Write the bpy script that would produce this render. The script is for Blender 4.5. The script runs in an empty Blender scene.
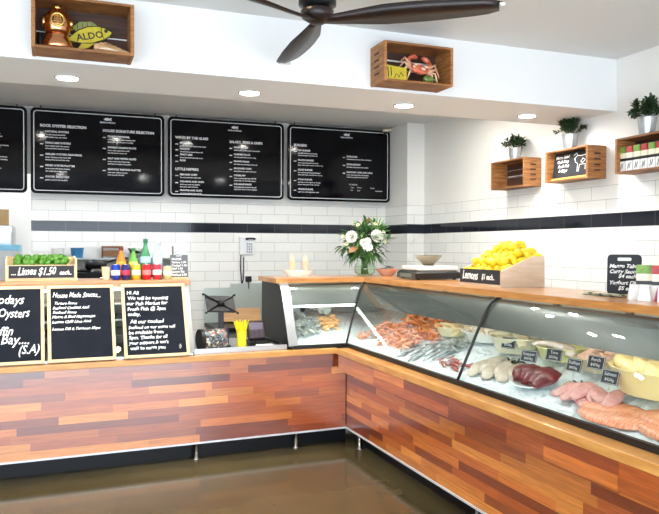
import bpy, bmesh, math, random
from mathutils import Vector, Matrix, Euler, noise
random.seed(11)
PI = math.pi
R = math.radians
scene = bpy.context.scene
COL = scene.collection

# ------------------------------------------------------------------ materials
def srgb(r, g, b):
    def f(c):
        c /= 255.0
        return c / 12.92 if c <= .04045 else ((c + .055) / 1.055) ** 2.4
    return (f(r), f(g), f(b), 1.0)

_mats = {}
def mat(name, rgb=(200, 200, 200), rough=.5, metal=0.0, spec=.5, coat=0.0, emit=0.0, emit_rgb=None,
        noise_scale=0, noise_rgb=None, bump=0.0, stretch=None, subsurf=0.0, trans=0.0):
    if name in _mats:
        return _mats[name]
    m = bpy.data.materials.new(name)
    m.use_nodes = True
    nt = m.node_tree
    b = nt.nodes['Principled BSDF']
    b.inputs['Base Color'].default_value = srgb(*rgb)
    b.inputs['Roughness'].default_value = rough
    b.inputs['Metallic'].default_value = metal
    b.inputs['Specular IOR Level'].default_value = spec
    b.inputs['Coat Weight'].default_value = coat
    b.inputs['Coat Roughness'].default_value = .12
    b.inputs['Transmission Weight'].default_value = trans
    if subsurf:
        b.inputs['Subsurface Weight'].default_value = subsurf
        b.inputs['Subsurface Radius'].default_value = (.02, .02, .02)
        b.inputs['Subsurface Scale'].default_value = .3
    if emit:
        b.inputs['Emission Color'].default_value = srgb(*(emit_rgb or rgb))
        b.inputs['Emission Strength'].default_value = emit
    if noise_scale:
        tc = nt.nodes.new('ShaderNodeTexCoord')
        mp = nt.nodes.new('ShaderNodeMapping')
        if stretch:
            mp.inputs['Scale'].default_value = stretch
        nz = nt.nodes.new('ShaderNodeTexNoise')
        nz.inputs['Scale'].default_value = noise_scale
        nz.inputs['Detail'].default_value = 5
        nt.links.new(tc.outputs['Object'], mp.inputs['Vector'])
        nt.links.new(mp.outputs['Vector'], nz.inputs['Vector'])
        if noise_rgb:
            rp = nt.nodes.new('ShaderNodeValToRGB')
            rp.color_ramp.elements[0].position = .32
            rp.color_ramp.elements[1].position = .68
            rp.color_ramp.elements[0].color = srgb(*noise_rgb)
            rp.color_ramp.elements[1].color = srgb(*rgb)
            nt.links.new(nz.outputs['Fac'], rp.inputs['Fac'])
            nt.links.new(rp.outputs['Color'], b.inputs['Base Color'])
        if bump:
            bp = nt.nodes.new('ShaderNodeBump')
            bp.inputs['Strength'].default_value = bump
            bp.inputs['Distance'].default_value = .004
            nt.links.new(nz.outputs['Fac'], bp.inputs['Height'])
            nt.links.new(bp.outputs['Normal'], b.inputs['Normal'])
    _mats[name] = m
    return m

def glass_mat(name, tint=(251, 254, 253), rough=0.0, ior=1.45):
    if name in _mats:
        return _mats[name]
    m = bpy.data.materials.new(name)
    m.use_nodes = True
    nt = m.node_tree
    nt.nodes.clear()
    out = nt.nodes.new('ShaderNodeOutputMaterial')
    mix = nt.nodes.new('ShaderNodeMixShader')
    tr = nt.nodes.new('ShaderNodeBsdfTransparent')
    gl = nt.nodes.new('ShaderNodeBsdfGlossy')
    lw = nt.nodes.new('ShaderNodeLayerWeight')          # Schlick reflectance, the same from both sides of the pane
    lw.inputs['Blend'].default_value = .5
    pw = nt.nodes.new('ShaderNodeMath'); pw.operation = 'POWER'; pw.inputs[1].default_value = 5.0
    fr = nt.nodes.new('ShaderNodeMath'); fr.operation = 'MULTIPLY_ADD'
    f0 = ((ior - 1) / (ior + 1)) ** 2
    fr.inputs[1].default_value = 1 - f0; fr.inputs[2].default_value = f0
    nt.links.new(lw.outputs['Facing'], pw.inputs[0]); nt.links.new(pw.outputs[0], fr.inputs[0])
    tr.inputs['Color'].default_value = srgb(*tint)
    gl.inputs['Roughness'].default_value = rough
    nt.links.new(fr.outputs[0], mix.inputs[0])
    nt.links.new(tr.outputs[0], mix.inputs[1])
    nt.links.new(gl.outputs[0], mix.inputs[2])
    nt.links.new(mix.outputs[0], out.inputs['Surface'])
    _mats[name] = m
    return m

def attr_mat(name, rough=.36, coat=1.0, grain=True, spec=.5):
    """plank wood: each plank's own colour is stored with the mesh; a fine grain runs along it"""
    m = bpy.data.materials.new(name)
    m.use_nodes = True
    nt = m.node_tree
    b = nt.nodes['Principled BSDF']
    at = nt.nodes.new('ShaderNodeVertexColor')
    at.layer_name = 'plank'
    tc = nt.nodes.new('ShaderNodeTexCoord')
    mp = nt.nodes.new('ShaderNodeMapping')
    mp.inputs['Scale'].default_value = (3, 3, 60)
    nz = nt.nodes.new('ShaderNodeTexNoise')
    nz.inputs['Scale'].default_value = 1.6
    nz.inputs['Detail'].default_value = 6
    rp = nt.nodes.new('ShaderNodeValToRGB')
    rp.color_ramp.elements[0].position = .3
    rp.color_ramp.elements[1].position = .7
    rp.color_ramp.elements[0].color = (.72, .68, .64, 1)
    rp.color_ramp.elements[1].color = (1.12, 1.12, 1.12, 1)
    mx = nt.nodes.new('ShaderNodeMix')
    mx.data_type = 'RGBA'
    mx.blend_type = 'MULTIPLY'
    mx.inputs['Factor'].default_value = 1.0
    nt.links.new(tc.outputs['Object'], mp.inputs['Vector'])
    nt.links.new(mp.outputs['Vector'], nz.inputs['Vector'])
    nt.links.new(nz.outputs['Fac'], rp.inputs['Fac'])
    nt.links.new(at.outputs['Color'], mx.inputs[6])
    nt.links.new(rp.outputs['Color'], mx.inputs[7])
    nt.links.new(mx.outputs[2], b.inputs['Base Color'])
    b.inputs['Roughness'].default_value = rough
    b.inputs['Coat Weight'].default_value = coat
    b.inputs['Coat Roughness'].default_value = .17
    b.inputs['Coat IOR'].default_value = 1.95
    b.inputs['Specular IOR Level'].default_value = spec
    return m

def tile_mat(name, swap, offset_u=0.0):
    """white 300x100 running-bond tiles to z = 1.95 with one black course at z 1.65-1.75, painted plaster above.
    swap: which world axis runs along the wall ('X' or 'Y')"""
    m = bpy.data.materials.new(name)
    m.use_nodes = True
    nt = m.node_tree
    N, L = nt.nodes, nt.links
    b = N['Principled BSDF']
    tc = N.new('ShaderNodeTexCoord')
    sp = N.new('ShaderNodeSeparateXYZ')
    cb = N.new('ShaderNodeCombineXYZ')
    L.new(tc.outputs['Object'], sp.inputs[0])
    au = N.new('ShaderNodeMath'); au.operation = 'ADD'; au.inputs[1].default_value = offset_u
    L.new(sp.outputs[swap], au.inputs[0])
    az = N.new('ShaderNodeMath'); az.operation = 'ADD'; az.inputs[1].default_value = -.05 + 2.0
    L.new(sp.outputs['Z'], az.inputs[0])
    L.new(au.outputs[0], cb.inputs['X'])
    L.new(az.outputs[0], cb.inputs['Y'])
    br = N.new('ShaderNodeTexBrick')
    br.inputs['Scale'].default_value = 1.0
    br.inputs['Brick Width'].default_value = .3
    br.inputs['Row Height'].default_value = .1
    br.inputs['Mortar Size'].default_value = .0018
    br.inputs['Mortar Smooth'].default_value = .1
    br.inputs['Color1'].default_value = srgb(236, 236, 232)
    br.inputs['Color2'].default_value = srgb(230, 231, 228)
    br.inputs['Mortar'].default_value = srgb(168, 168, 166)
    br.offset = .5
    L.new(cb.outputs[0], br.inputs['Vector'])
    def cmp(op, v):
        n = N.new('ShaderNodeMath'); n.operation = op; n.inputs[1].default_value = v
        L.new(sp.outputs['Z'], n.inputs[0]); return n
    g1, g2 = cmp('GREATER_THAN', 1.651), cmp('LESS_THAN', 1.749)
    band = N.new('ShaderNodeMath'); band.operation = 'MULTIPLY'
    L.new(g1.outputs[0], band.inputs[0]); L.new(g2.outputs[0], band.inputs[1])
    inv = N.new('ShaderNodeMath'); inv.operation = 'SUBTRACT'; inv.inputs[0].default_value = 1.0
    hf = N.new('ShaderNodeMath'); hf.operation = 'MULTIPLY'; hf.inputs[1].default_value = .2
    L.new(br.outputs['Fac'], hf.inputs[0]); L.new(hf.outputs[0], inv.inputs[1])
    blk = N.new('ShaderNodeMath'); blk.operation = 'MULTIPLY'
    L.new(band.outputs[0], blk.inputs[0]); L.new(inv.outputs[0], blk.inputs[1])
    mx = N.new('ShaderNodeMix'); mx.data_type = 'RGBA'
    L.new(blk.outputs[0], mx.inputs['Factor'])
    L.new(br.outputs['Color'], mx.inputs[6]); mx.inputs[7].default_value = srgb(22, 24, 34)
    top = cmp('GREATER_THAN', 1.951)
    mx2 = N.new('ShaderNodeMix'); mx2.data_type = 'RGBA'
    L.new(top.outputs[0], mx2.inputs['Factor'])
    L.new(mx.outputs[2], mx2.inputs[6]); mx2.inputs[7].default_value = srgb(232, 231, 226)
    L.new(mx2.outputs[2], b.inputs['Base Color'])
    rg = N.new('ShaderNodeMapRange')
    b.inputs['Specular IOR Level'].default_value = .35
    rg.inputs['To Min'].default_value = .08; rg.inputs['To Max'].default_value = .6
    L.new(top.outputs[0], rg.inputs['Value'])
    L.new(rg.outputs[0], b.inputs['Roughness'])
    lo = N.new('ShaderNodeMath'); lo.operation = 'MULTIPLY'
    tinv = N.new('ShaderNodeMath'); tinv.operation = 'SUBTRACT'; tinv.inputs[0].default_value = 1.0
    L.new(top.outputs[0], tinv.inputs[1])
    L.new(tinv.outputs[0], lo.inputs[0]); L.new(inv.outputs[0], lo.inputs[1])
    bp = N.new('ShaderNodeBump'); bp.inputs['Strength'].default_value = .25; bp.inputs['Distance'].default_value = .002
    L.new(lo.outputs[0], bp.inputs['Height'])
    L.new(bp.outputs['Normal'], b.inputs['Normal'])
    return m

WHITE_PAINT = mat('white paint', (236, 237, 236), .55)
CEIL_PAINT = mat('ceiling paint', (222, 223, 221), .6)
STEEL = mat('brushed steel', (178, 182, 182), .32, .85)
STEEL_B = mat('bright steel', (205, 208, 208), .2, 1.0)
CANOPY = mat('canopy steel', (92, 95, 92), .35, .3)
BLACK = mat('black plastic', (14, 15, 17), .35)
BLACKM = mat('black laminate', (14, 15, 18), .4, spec=.25)
RUBBER = mat('black seal', (8, 9, 10), .5)
SLATE = mat('blackboard slate', (22, 25, 34), .8, spec=.15, noise_scale=6, noise_rgb=(30, 34, 42))
CHALK = mat('chalk', (240, 240, 236), .9)
PINE = mat('pale pine', (232, 208, 166), .5, noise_scale=3, noise_rgb=(216, 186, 138), stretch=(2, 2, 14))
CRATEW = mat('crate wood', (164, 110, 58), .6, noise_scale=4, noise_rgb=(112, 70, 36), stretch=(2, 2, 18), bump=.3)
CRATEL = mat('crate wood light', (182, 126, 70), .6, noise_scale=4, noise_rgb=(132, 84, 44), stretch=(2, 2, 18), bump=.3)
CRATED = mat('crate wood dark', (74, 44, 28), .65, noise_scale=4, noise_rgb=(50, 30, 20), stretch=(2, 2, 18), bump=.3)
TOPW = mat('counter top wood', (206, 146, 76), .3, noise_scale=5, noise_rgb=(178, 114, 54), stretch=(1.2, 1.2, 10), coat=.4)
LEDGEW = mat('ledge wood', (220, 162, 88), .32, noise_scale=5, noise_rgb=(198, 134, 66), stretch=(1.2, 1.2, 10), coat=.3)
PLANKS = attr_mat('varnished planks')
GLASS = glass_mat('case glass')
VGLASS = glass_mat('vase glass', (250, 254, 251))
LAMP = mat('lamp glow', (255, 250, 240), emit=380, emit_rgb=(255, 253, 250))
WARMLAMP = mat('warm lamp glow', (255, 220, 160), emit=90, emit_rgb=(255, 224, 176))
REARLAMP = mat('rear lamp glow', (255, 236, 200), emit=560, emit_rgb=(255, 250, 240))
TUBE = mat('case light tube', (255, 255, 250), emit=10, emit_rgb=(250, 255, 250))
MENU = mat('menu board black', (7, 8, 14), .08, spec=.18)
MENUW = mat('menu print', (214, 216, 220), .5)
FAN = mat('dark walnut', (40, 22, 15), .4, noise_scale=4, noise_rgb=(26, 14, 10), stretch=(12, 2, 2))
LEAF = mat('leaf green', (46, 74, 40), .5, noise_scale=14, noise_rgb=(26, 46, 26))
LEAF2 = mat('bouquet green', (74, 122, 54), .45, noise_scale=10, noise_rgb=(38, 78, 34))
PALELEAF = mat('pale leaf', (150, 178, 110), .5)
ZINC = mat('galvanised tin', (196, 199, 200), .32, .75, noise_scale=20, noise_rgb=(170, 174, 176))
WHITE_CER = mat('white ceramic', (240, 240, 236), .2, coat=.3)
COPPER = mat('polished copper', (228, 160, 112), .2, 1.0)
BRASS = mat('brass', (214, 178, 104), .25, 1.0)

# ------------------------------------------------------------------ mesh builder
class MB:
    def __init__(self):
        self.bm = bmesh.new()
    def quad(self, pts):
        vs = [self.bm.verts.new(p) for p in pts]
        return self.bm.faces.new(vs)
    def box(self, lo, hi, M=None):
        x0, y0, z0 = lo; x1, y1, z1 = hi
        P = [Vector(p) for p in ((x0,y0,z0),(x1,y0,z0),(x1,y1,z0),(x0,y1,z0),(x0,y0,z1),(x1,y0,z1),(x1,y1,z1),(x0,y1,z1))]
        if M is not None: P = [M @ p for p in P]
        v = [self.bm.verts.new(p) for p in P]
        for f in ((0,3,2,1),(4,5,6,7),(0,1,5,4),(1,2,6,5),(2,3,7,6),(3,0,4,7)):
            self.bm.faces.new([v[i] for i in f])
        return self
    def loft(self, rings, cap=True, closed=True):
        R_ = [[self.bm.verts.new(p) for p in r] for r in rings]
        n = len(R_[0])
        for a, b in zip(R_[:-1], R_[1:]):
            for i in range(n if closed else n - 1):
                j = (i + 1) % n
                self.bm.faces.new((a[i], a[j], b[j], b[i]))
        if cap:
            self.bm.faces.new(list(reversed(R_[0])))
            self.bm.faces.new(R_[-1])
        return self
    def lathe(self, prof, seg=24, c=(0, 0, 0), M=None, cap=True):
        rings = []
        for r, z in prof:
            ring = []
            for i in range(seg):
                a = 2 * PI * i / seg
                p = Vector((c[0] + max(r, 1e-5) * math.cos(a), c[1] + max(r, 1e-5) * math.sin(a), c[2] + z))
                ring.append(M @ p if M is not None else p)
            rings.append(ring)
        return self.loft(rings, cap)
    def tube(self, pts, r, seg=8, flat=1.0):
        pts = [Vector(p) for p in pts]
        rs = r if isinstance(r, (list, tuple)) else [r] * len(pts)
        rings, prev = [], None
        for i, p in enumerate(pts):
            t = (pts[min(i + 1, len(pts) - 1)] - pts[max(i - 1, 0)]).normalized()
            ref = Vector((0, 0, 1)) if abs(t.z) < .95 else Vector((1, 0, 0))
            if prev is not None: ref = prev
            a = t.cross(ref)
            if a.length < 1e-6: a = t.cross(Vector((0, 1, 0)))
            a.normalize(); b = a.cross(t).normalized(); prev = b
            rings.append([p + (a * math.cos(2*PI*k/seg) + b * flat * math.sin(2*PI*k/seg)) * rs[i] for k in range(seg)])
        return self.loft(rings)
    def prism(self, poly, d, M=None):
        """poly: list of 3-D points, d: extrusion vector"""
        d = Vector(d)
        A = [Vector(p) for p in poly]; B = [p + d for p in A]
        if M is not None: A = [M @ p for p in A]; B = [M @ p for p in B]
        return self.loft([A, B])
    def ball(self, c, r, sub=2, scale=(1, 1, 1), M=None, jit=0.0):
        mm = Matrix.Translation(Vector(c)) @ Matrix.Diagonal((scale[0]*r, scale[1]*r, scale[2]*r, 1))
        if M is not None: mm = M @ mm
        res = bmesh.ops.create_icosphere(self.bm, subdivisions=sub, radius=1.0, matrix=mm)
        if jit:
            for v in res['verts']:
                n = noise.noise(v.co * (1.2 / r)) * jit * r
                v.co += (v.co - Vector(c)).normalized() * n
        return self
    def leaf(self, base, d, up, L, W, bend=.25):
        d = Vector(d).normalized(); s = d.cross(Vector(up))
        if s.length < 1e-4: s = d.cross(Vector((1, 0, 0)))
        s.normalize(); n = s.cross(d).normalized(); base = Vector(base)
        pts = []
        for t, w in ((0, .08), (.3, .8), (.6, .9), (.85, .5), (1, .03)):
            c = base + d * L * t - n * bend * L * t * t
            pts.append((c - s * W * w * .5 + n * W * .12 * w, c, c + s * W * w * .5 + n * W * .12 * w))
        for a, b in zip(pts[:-1], pts[1:]):
            va = [self.bm.verts.new(p) for p in a]; vb = [self.bm.verts.new(p) for p in b]
            self.bm.faces.new((va[0], va[1], vb[1], vb[0])); self.bm.faces.new((va[1], va[2], vb[2], vb[1]))
        return self
    def bevel(self, w, seg=2):
        bmesh.ops.remove_doubles(self.bm, verts=self.bm.verts, dist=1e-5)
        bmesh.ops.bevel(self.bm, geom=self.bm.edges[:], offset=w, segments=seg, affect='EDGES', profile=.5, clamp_overlap=True)
        return self
    def build(self, name, material, parent=None, smooth=False, loc=(0, 0, 0), rot=(0, 0, 0), recalc=True):
        if recalc: bmesh.ops.recalc_face_normals(self.bm, faces=self.bm.faces)
        me = bpy.data.meshes.new(name)
        self.bm.to_mesh(me); self.bm.free()
        if smooth:
            for p in me.polygons: p.use_smooth = True
            if smooth == 'auto':
                try: me.set_sharp_from_angle(angle=R(40))
                except Exception: pass
        for m in (material if isinstance(material, (list, tuple)) else [material]):
            me.materials.append(m)
        return link(name, me, parent, loc, rot)

def link(name, me, parent=None, loc=(0, 0, 0), rot=(0, 0, 0)):
    o = bpy.data.objects.new(name, me)
    COL.objects.link(o)
    o.location = loc; o.rotation_euler = rot
    if parent is not None: o.parent = parent
    return o

def tag(o, label, cat, group=None, kind=None):
    o['label'] = label; o['category'] = cat
    if group: o['group'] = group
    if kind: o['kind'] = kind
    return o

def thing(name, label, cat, loc=(0, 0, 0), rz=0.0, group=None):
    o = link(name, None, None, loc, (0, 0, rz))
    return tag(o, label, cat, group)

def struct(o):
    o['kind'] = 'structure'
    return o

def dup(root, loc, rot, label=None):
    r = root.copy(); COL.objects.link(r); r.location = loc; r.rotation_euler = rot
    if label: r['label'] = label
    for ch in [c for c in bpy.data.objects if c.parent == root]:
        c2 = ch.copy(); COL.objects.link(c2); c2.parent = r
        for g in [c for c in bpy.data.objects if c.parent == ch]:
            g2 = g.copy(); COL.objects.link(g2); g2.parent = c2
    return r

# ------------------------------------------------------------------ lettering
def text_bm(bm, s, size, x, z, align='LEFT', shear=0.0, bold=0.0, M=None, wob=0.0, y=0.0, width=1.0, extr=.0004):
    """adds the word as thin raised letters in the local XZ plane facing -Y; M then takes it to its place"""
    cu = bpy.data.curves.new('lettering', 'FONT')
    cu.body = s; cu.size = size; cu.align_x = align; cu.shear = shear
    cu.offset = bold; cu.resolution_u = 2; cu.extrude = extr
    ob = bpy.data.objects.new('lettering', cu)
    me = bpy.data.meshes.new_from_object(ob)
    n0 = len(bm.verts)
    bm.from_mesh(me); bm.verts.ensure_lookup_table()
    for v in bm.verts[n0:]:
        px, py, pz = v.co
        if wob:
            py += wob * size * (math.sin(px / size * 1.9 + len(s)) + .6 * math.sin(px / size * 4.3))
            px += wob * .5 * size * math.sin(py / size * 5 + px / size * 3)
        p = Vector((x + px * width, y - pz, z + py))
        v.co = M @ p if M is not None else p
    bpy.data.objects.remove(ob); bpy.data.curves.remove(cu); bpy.data.meshes.remove(me)

def lettering(name, lines, material, parent, M=None, y=0.0, **kw):
    m = MB()
    for ln in lines:
        s, size, x, z = ln[:4]
        k = dict(kw); k.update(ln[4] if len(ln) > 4 else {})
        text_bm(m.bm, s, size, x, z, y=y, M=M, **k)
    return m.build(name, material, parent, recalc=False)

def rrect(w, h, r, n=6):
    pts = []
    for cx, cz, a0 in ((w/2-r, h/2-r, 0), (-w/2+r, h/2-r, 90), (-w/2+r, -h/2+r, 180), (w/2-r, -h/2+r, 270)):
        for i in range(n + 1):
            a = R(a0 + 90 * i / n)
            pts.append((cx + r * math.cos(a), cz + r * math.sin(a)))
    return pts

def outline(mb, w, h, r, t, y0, y1, M=None, c=(0, 0)):
    """rounded rectangular line of width t, facing -Y, between y0 (front) and y1"""
    A = rrect(w, h, r); B = rrect(w - 2*t, h - 2*t, max(r - t, .001))
    f = lambda p, y: (M @ Vector((p[0]+c[0], y, p[1]+c[1]))) if M is not None else Vector((p[0]+c[0], y, p[1]+c[1]))
    rings = [[f(p, y0) for p in A], [f(p, y0) for p in B], [f(p, y1) for p in B], [f(p, y1) for p in A]]
    V = [[mb.bm.verts.new(p) for p in r_] for r_ in rings]
    n = len(A)
    for k in range(4):
        a, b = V[k], V[(k+1) % 4]
        for i in range(n):
            j = (i + 1) % n
            mb.bm.faces.new((a[i], a[j], b[j], b[i]))
    return mb

# ------------------------------------------------------------------ the room
XR, YB, ZC = 3.70, 7.33, 2.83
XL, YF = -3.4, -1.3
m = MB(); m.box((XL - .1, YF - .1, -.14), (XR + .1, 10.4, -.04))
FLOOR = mat('polished concrete', (96, 85, 58), .12, noise_scale=1.1, noise_rgb=(74, 65, 42), spec=.42)
struct(m.build('floor', FLOOR))
m = MB(); m.box((XL - .1, YF - .1, ZC), (XR + .1, 10.4, ZC + .1))
struct(m.build('ceiling', CEIL_PAINT))
m = MB(); m.box((XR, YF - .1, -.04), (XR + .1, 10.4, ZC))
struct(m.build('wall_right', tile_mat('right wall tiles', 'Y', .125)))
m = MB(); m.box((XL - .1, .9, -.04), (XL, 10.4, ZC)); m.box((XL - .1, YF, 2.3), (XL, .9, ZC)); m.box((XL - .1, YF, -.04), (XL, .9, .45))
struct(m.build('wall_left', WHITE_PAINT))
# back wall: doorway left of x = -0.217, serving hatch -0.04..1.12
PX0, PX1, PZ0, PZ1 = -.04, 1.12, 1.02, 1.508
m = MB()
m.box((-.217, YB, -.04), (PX0, YB + .12, ZC)); m.box((PX1, YB, -.04), (XR, YB + .12, ZC))
m.box((PX0, YB, -.04), (PX1, YB + .12, PZ0)); m.box((PX0, YB, PZ1), (PX1, YB + .12, ZC))
m.box((XL, YB, -.04), (-1.75, YB + .12, ZC)); m.box((-1.75, YB, 2.2), (-.217, YB + .12, ZC))
struct(m.build('wall_back', tile_mat('back wall tiles', 'X', .06)))
# boxed-in corner column
m = MB(); m.box((3.497, 6.79, -.04), (XR, YB, ZC))
struct(m.build('wall_corner', tile_mat('corner column tiles', 'X', -.28)))
# dropped ceiling beam
m = MB(); m.box((XL, 3.98, 2.465), (XR, 4.60, ZC))
struct(m.build('ceiling_bulkhead', WHITE_PAINT))
# front of the shop: a wide opening to the street
m = MB()
m.box((XL, YF - .1, 2.3), (XR, YF, ZC)); m.box((XL, YF - .1, -.04), (XL + .8, YF, 2.3)); m.box((XR - .9, YF - .1, -.04), (XR, YF, 2.3))
struct(m.build('wall_front', WHITE_PAINT))
# kitchen behind
m = MB(); m.box((XL - .1, 10.3, -.04), (XR + .1, 10.4, ZC))
struct(m.build('wall_kitchen', WHITE_PAINT))

# ------------------------------------------------------------------ lights of the place
def downlight(x, y, z, label, lampmat=LAMP, r=.06, group='recessed downlights in the beam'):
    t = thing('ceiling_downlight', label, 'light', (x, y, z), 0, group)
    g = MB(); g.lathe([(r, -.001), (r + .01, -.003), (r + .011, -.008), (r, -.011), (r - .004, -.004)], 28)
    g.build('trim_ring', WHITE_CER, t, True)
    d = MB(); d.lathe([(.001, -.004), (r - .004, -.004), (r - .004, -.0065), (.001, -.0065)], 28)
    d.build('diffuser', lampmat, t)
    return t
for x, lb in ((-1.02, 'recessed downlight in the beam far left, past the fish crate'),
              (.065, 'recessed downlight in the beam under the crate with the helmet'),
              (1.13, 'recessed downlight in the beam above the third menu board from left'),
              (2.20, 'recessed downlight in the beam under the crate with the crab'),
              (3.20, 'recessed downlight in the beam beside the right wall')):
    downlight(x, 4.33, 2.4649, lb)
for x, y in ((-1.9, 1.2), (.8, 2.95), (2.4, 1.2), (-1.9, 3.1), (1.92, 3.25)):
    downlight(x, y, ZC - .0001, 'warm recessed downlight in the main ceiling near the fan', WARMLAMP, .05, 'warm downlights in the main ceiling')
for x in (-1.0, -.15, .7, 1.57, 2.3, 3.0):
    downlight(x, 5.25, ZC - .0001, 'warm recessed downlight in the ceiling behind the beam', REARLAMP, .05, 'warm downlights behind the beam')
for x, y in ((-1.0, 8.6), (1.0, 8.6), (2.6, 8.6)):
    t = thing('kitchen_ceiling_light', 'white tube light on the kitchen ceiling behind the back wall', 'light', (x, y, ZC), 0, 'kitchen tube lights')
    g = MB(); g.box((-.6, -.09, -.04), (.6, .09, -.0005)); g.bevel(.006).build('housing', WHITE_CER, t)
    g = MB(); g.tube([(-.57, 0, -.055), (.57, 0, -.055)], .019, 12); g.build('tube', mat('kitchen tube', (255, 255, 255), emit=130), t)

w = bpy.data.worlds.new('daylight'); scene.world = w
w.use_nodes = True
bg = w.node_tree.nodes['Background']
bg.inputs['Color'].default_value = (.84, .94, 1.06, 1)
bg.inputs['Strength'].default_value = 7.0

# ------------------------------------------------------------------ camera
cam = bpy.data.cameras.new('camera'); co = bpy.data.objects.new('camera', cam); COL.objects.link(co)
cam.sensor_fit = 'HORIZONTAL'; cam.sensor_width = 36
cam.lens = 712.12 / 659 * 36
co.location = (0, 0, 1.5)
yaw, pitch, roll = R(21.038), R(-.772), R(.1439)
fwd = Vector((math.sin(yaw)*math.cos(pitch), math.cos(yaw)*math.cos(pitch), math.sin(pitch)))
rgt = Vector((math.cos(yaw), -math.sin(yaw), 0)); upv = rgt.cross(fwd)
r2 = rgt * math.cos(roll) + upv * math.sin(roll); u2 = r2.cross(fwd)
Mc = Matrix((r2, u2, -fwd)).transposed()
co.rotation_euler = Mc.to_euler()
cam.clip_start = .05
scene.camera = co

# ------------------------------------------------------------------ counters
XC, YC = 2.125, 5.15                      # inner corner of the counter fronts
def plank_panel(name, length, z0, z1, parent, M, rowh=.052, thick=.02, seed=1, glossy=PLANKS):
    """wall of varnished wood staves: local x along, z up, front at y = 0"""
    rnd = random.Random(seed)
    bm = bmesh.new()
    lay = bm.loops.layers.float_color.new('plank')
    rows = max(1, round((z1 - z0) / rowh)); h = (z1 - z0) / rows
    pal = [(158, 80, 40), (184, 102, 50), (136, 62, 32), (200, 124, 64), (164, 86, 48), (192, 112, 56), (118, 52, 30), (212, 140, 74), (172, 88, 42), (148, 76, 44)]
    for r_ in range(rows):
        x = -rnd.random() * .5
        while x < length:
            L = rnd.choice((.28, .36, .45, .55, .7))
            a, b = max(x, 0), min(x + L, length)
            if b > a + 1e-4:
                v = [bm.verts.new(M @ Vector(p)) for p in ((a, 0, z0 + r_*h), (b, 0, z0 + r_*h), (b, 0, z0 + (r_+1)*h), (a, 0, z0 + (r_+1)*h))]
                f = bm.faces.new(v)
                c = srgb(*rnd.choice(pal)); k = 1.02 + .34 * rnd.random()
                for l in f.loops: l[lay] = (c[0]*k, c[1]*k*.88, c[2]*k*.6, 1)
            x += L
    c = srgb(150, 84, 50)
    def q(pts):
        f = bm.faces.new([bm.verts.new(M @ Vector(p)) for p in pts])
        for l in f.loops: l[lay] = c
    q([(0, thick, z0), (0, thick, z1), (length, thick, z1), (length, thick, z0)])
    q([(0, 0, z1), (length, 0, z1), (length, thick, z1), (0, thick, z1)])
    q([(0, 0, z0), (0, thick, z0), (length, thick, z0), (length, 0, z0)])
    q([(0, 0, z0), (0, 0, z1), (0, thick, z1), (0, thick, z0)])
    q([(length, 0, z0), (length, thick, z0), (length, thick, z1), (length, 0, z1)])
    bmesh.ops.recalc_face_normals(bm, faces=bm.faces)
    me = bpy.data.meshes.new(name); bm.to_mesh(me); bm.free()
    me.materials.append(glossy)
    return link(name, me, parent)

I4 = Matrix.Identity(4)
# left counter (local frame: origin at the inner corner, x runs left as negative, y = depth)
LROT = R(2.0)
LO = Vector((2.035, YC, 0))
ML = Matrix.Translation(LO) @ Matrix.Rotation(LROT, 4, 'Z')
def lp(X, u, z):
    """point of the left run: X as if the run were square to the room, u = depth from its front"""
    return ML @ Vector((X - 2.035, u, z))
lc = thing('service_counter', 'long wood-clad counter base carrying the chalkboards and the till', 'counter', LO, LROT)
XE = -4.6
plank_panel('front_panel', -XE + .085, .095, .68, lc, Matrix.Translation((XE, 0, 0)), seed=3)
m = MB(); m.box((XE, -.05, .681), (-.002, .03, .722)); m.bevel(.003).build('ledge', LEDGEW, lc)
m = MB(); m.box((XE, -.006, .082), (.083, .02, .0945)); m.build('bottom_trim', mat('pale aluminium', (226, 228, 230), .35, .3), lc)
m = MB(); m.box((XE, .022, .10), (.075, .75, .72)); m.build('carcass', BLACKM, lc)
m = MB(); m.box((XE, .10, -.0399), (.13, .115, .0995)); m.build('kickboard', BLACKM, lc)
for X in (-1.35, -.6, .95, 1.72):
    m = MB(); m.lathe([(.026, -.04), (.026, -.034), (.016, -.028), (.016, .0815)], 16, (X - 2.035, .045, 0)); m.build('leg', STEEL_B, lc, True)
for X in (-.6, .95):
    m = MB(); m.lathe([(.02, -.04), (.02, .0985)], 12, (X - 2.035, .7, 0)); m.build('leg', STEEL_B, lc, True)
# stainless work top in the gap beside the till
m = MB(); m.box((-1.1, .035, .7225), (-.39, .045, .76)); m.box((-1.1, .0455, .7225), (-.39, .78, .732)); m.build('work_top', STEEL, lc)

rc = thing('display_counter', 'wood-clad counter base under the long seafood display, running along the right', 'counter', (XC, YC, 0), 0)
YE = -3.9                                  # local y end of the right run
MR = Matrix.Translation((0, 0, 0)) @ Matrix(((0, 1, 0, 0), (-1, 0, 0, 0), (0, 0, 1, 0), (0, 0, 0, 1)))   # local x -> -Y, local y -> +X
plank_panel('front_panel', 3.90, .095, .554, rc, MR @ Matrix.Translation((0.0, 0, 0)), seed=8)
plank_panel('front_fascia', 3.90 - .055, .5545, .678, rc, MR @ Matrix.Translation((.055, -.09, 0)), seed=14)
m = MB(); m.box((-.07, YE, .556), (.0, -.055, .677)); m.build('fascia_batten', CRATED, rc)
m = MB(); m.box((-.108, YE, .6785), (.01, -.052, .722)); m.bevel(.003).build('ledge', LEDGEW, rc)
m = MB(); m.box((-.006, YE, .082), (.02, 0, .0945)); m.build('bottom_trim', mat('pale aluminium'), rc)
m = MB(); m.box((.022, YE, .10), (.80, .8, .72)); m.build('carcass', BLACKM, rc)
m = MB(); m.box((.10, YE, -.0399), (.115, .05, .0995)); m.build('kickboard', BLACKM, rc)
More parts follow.
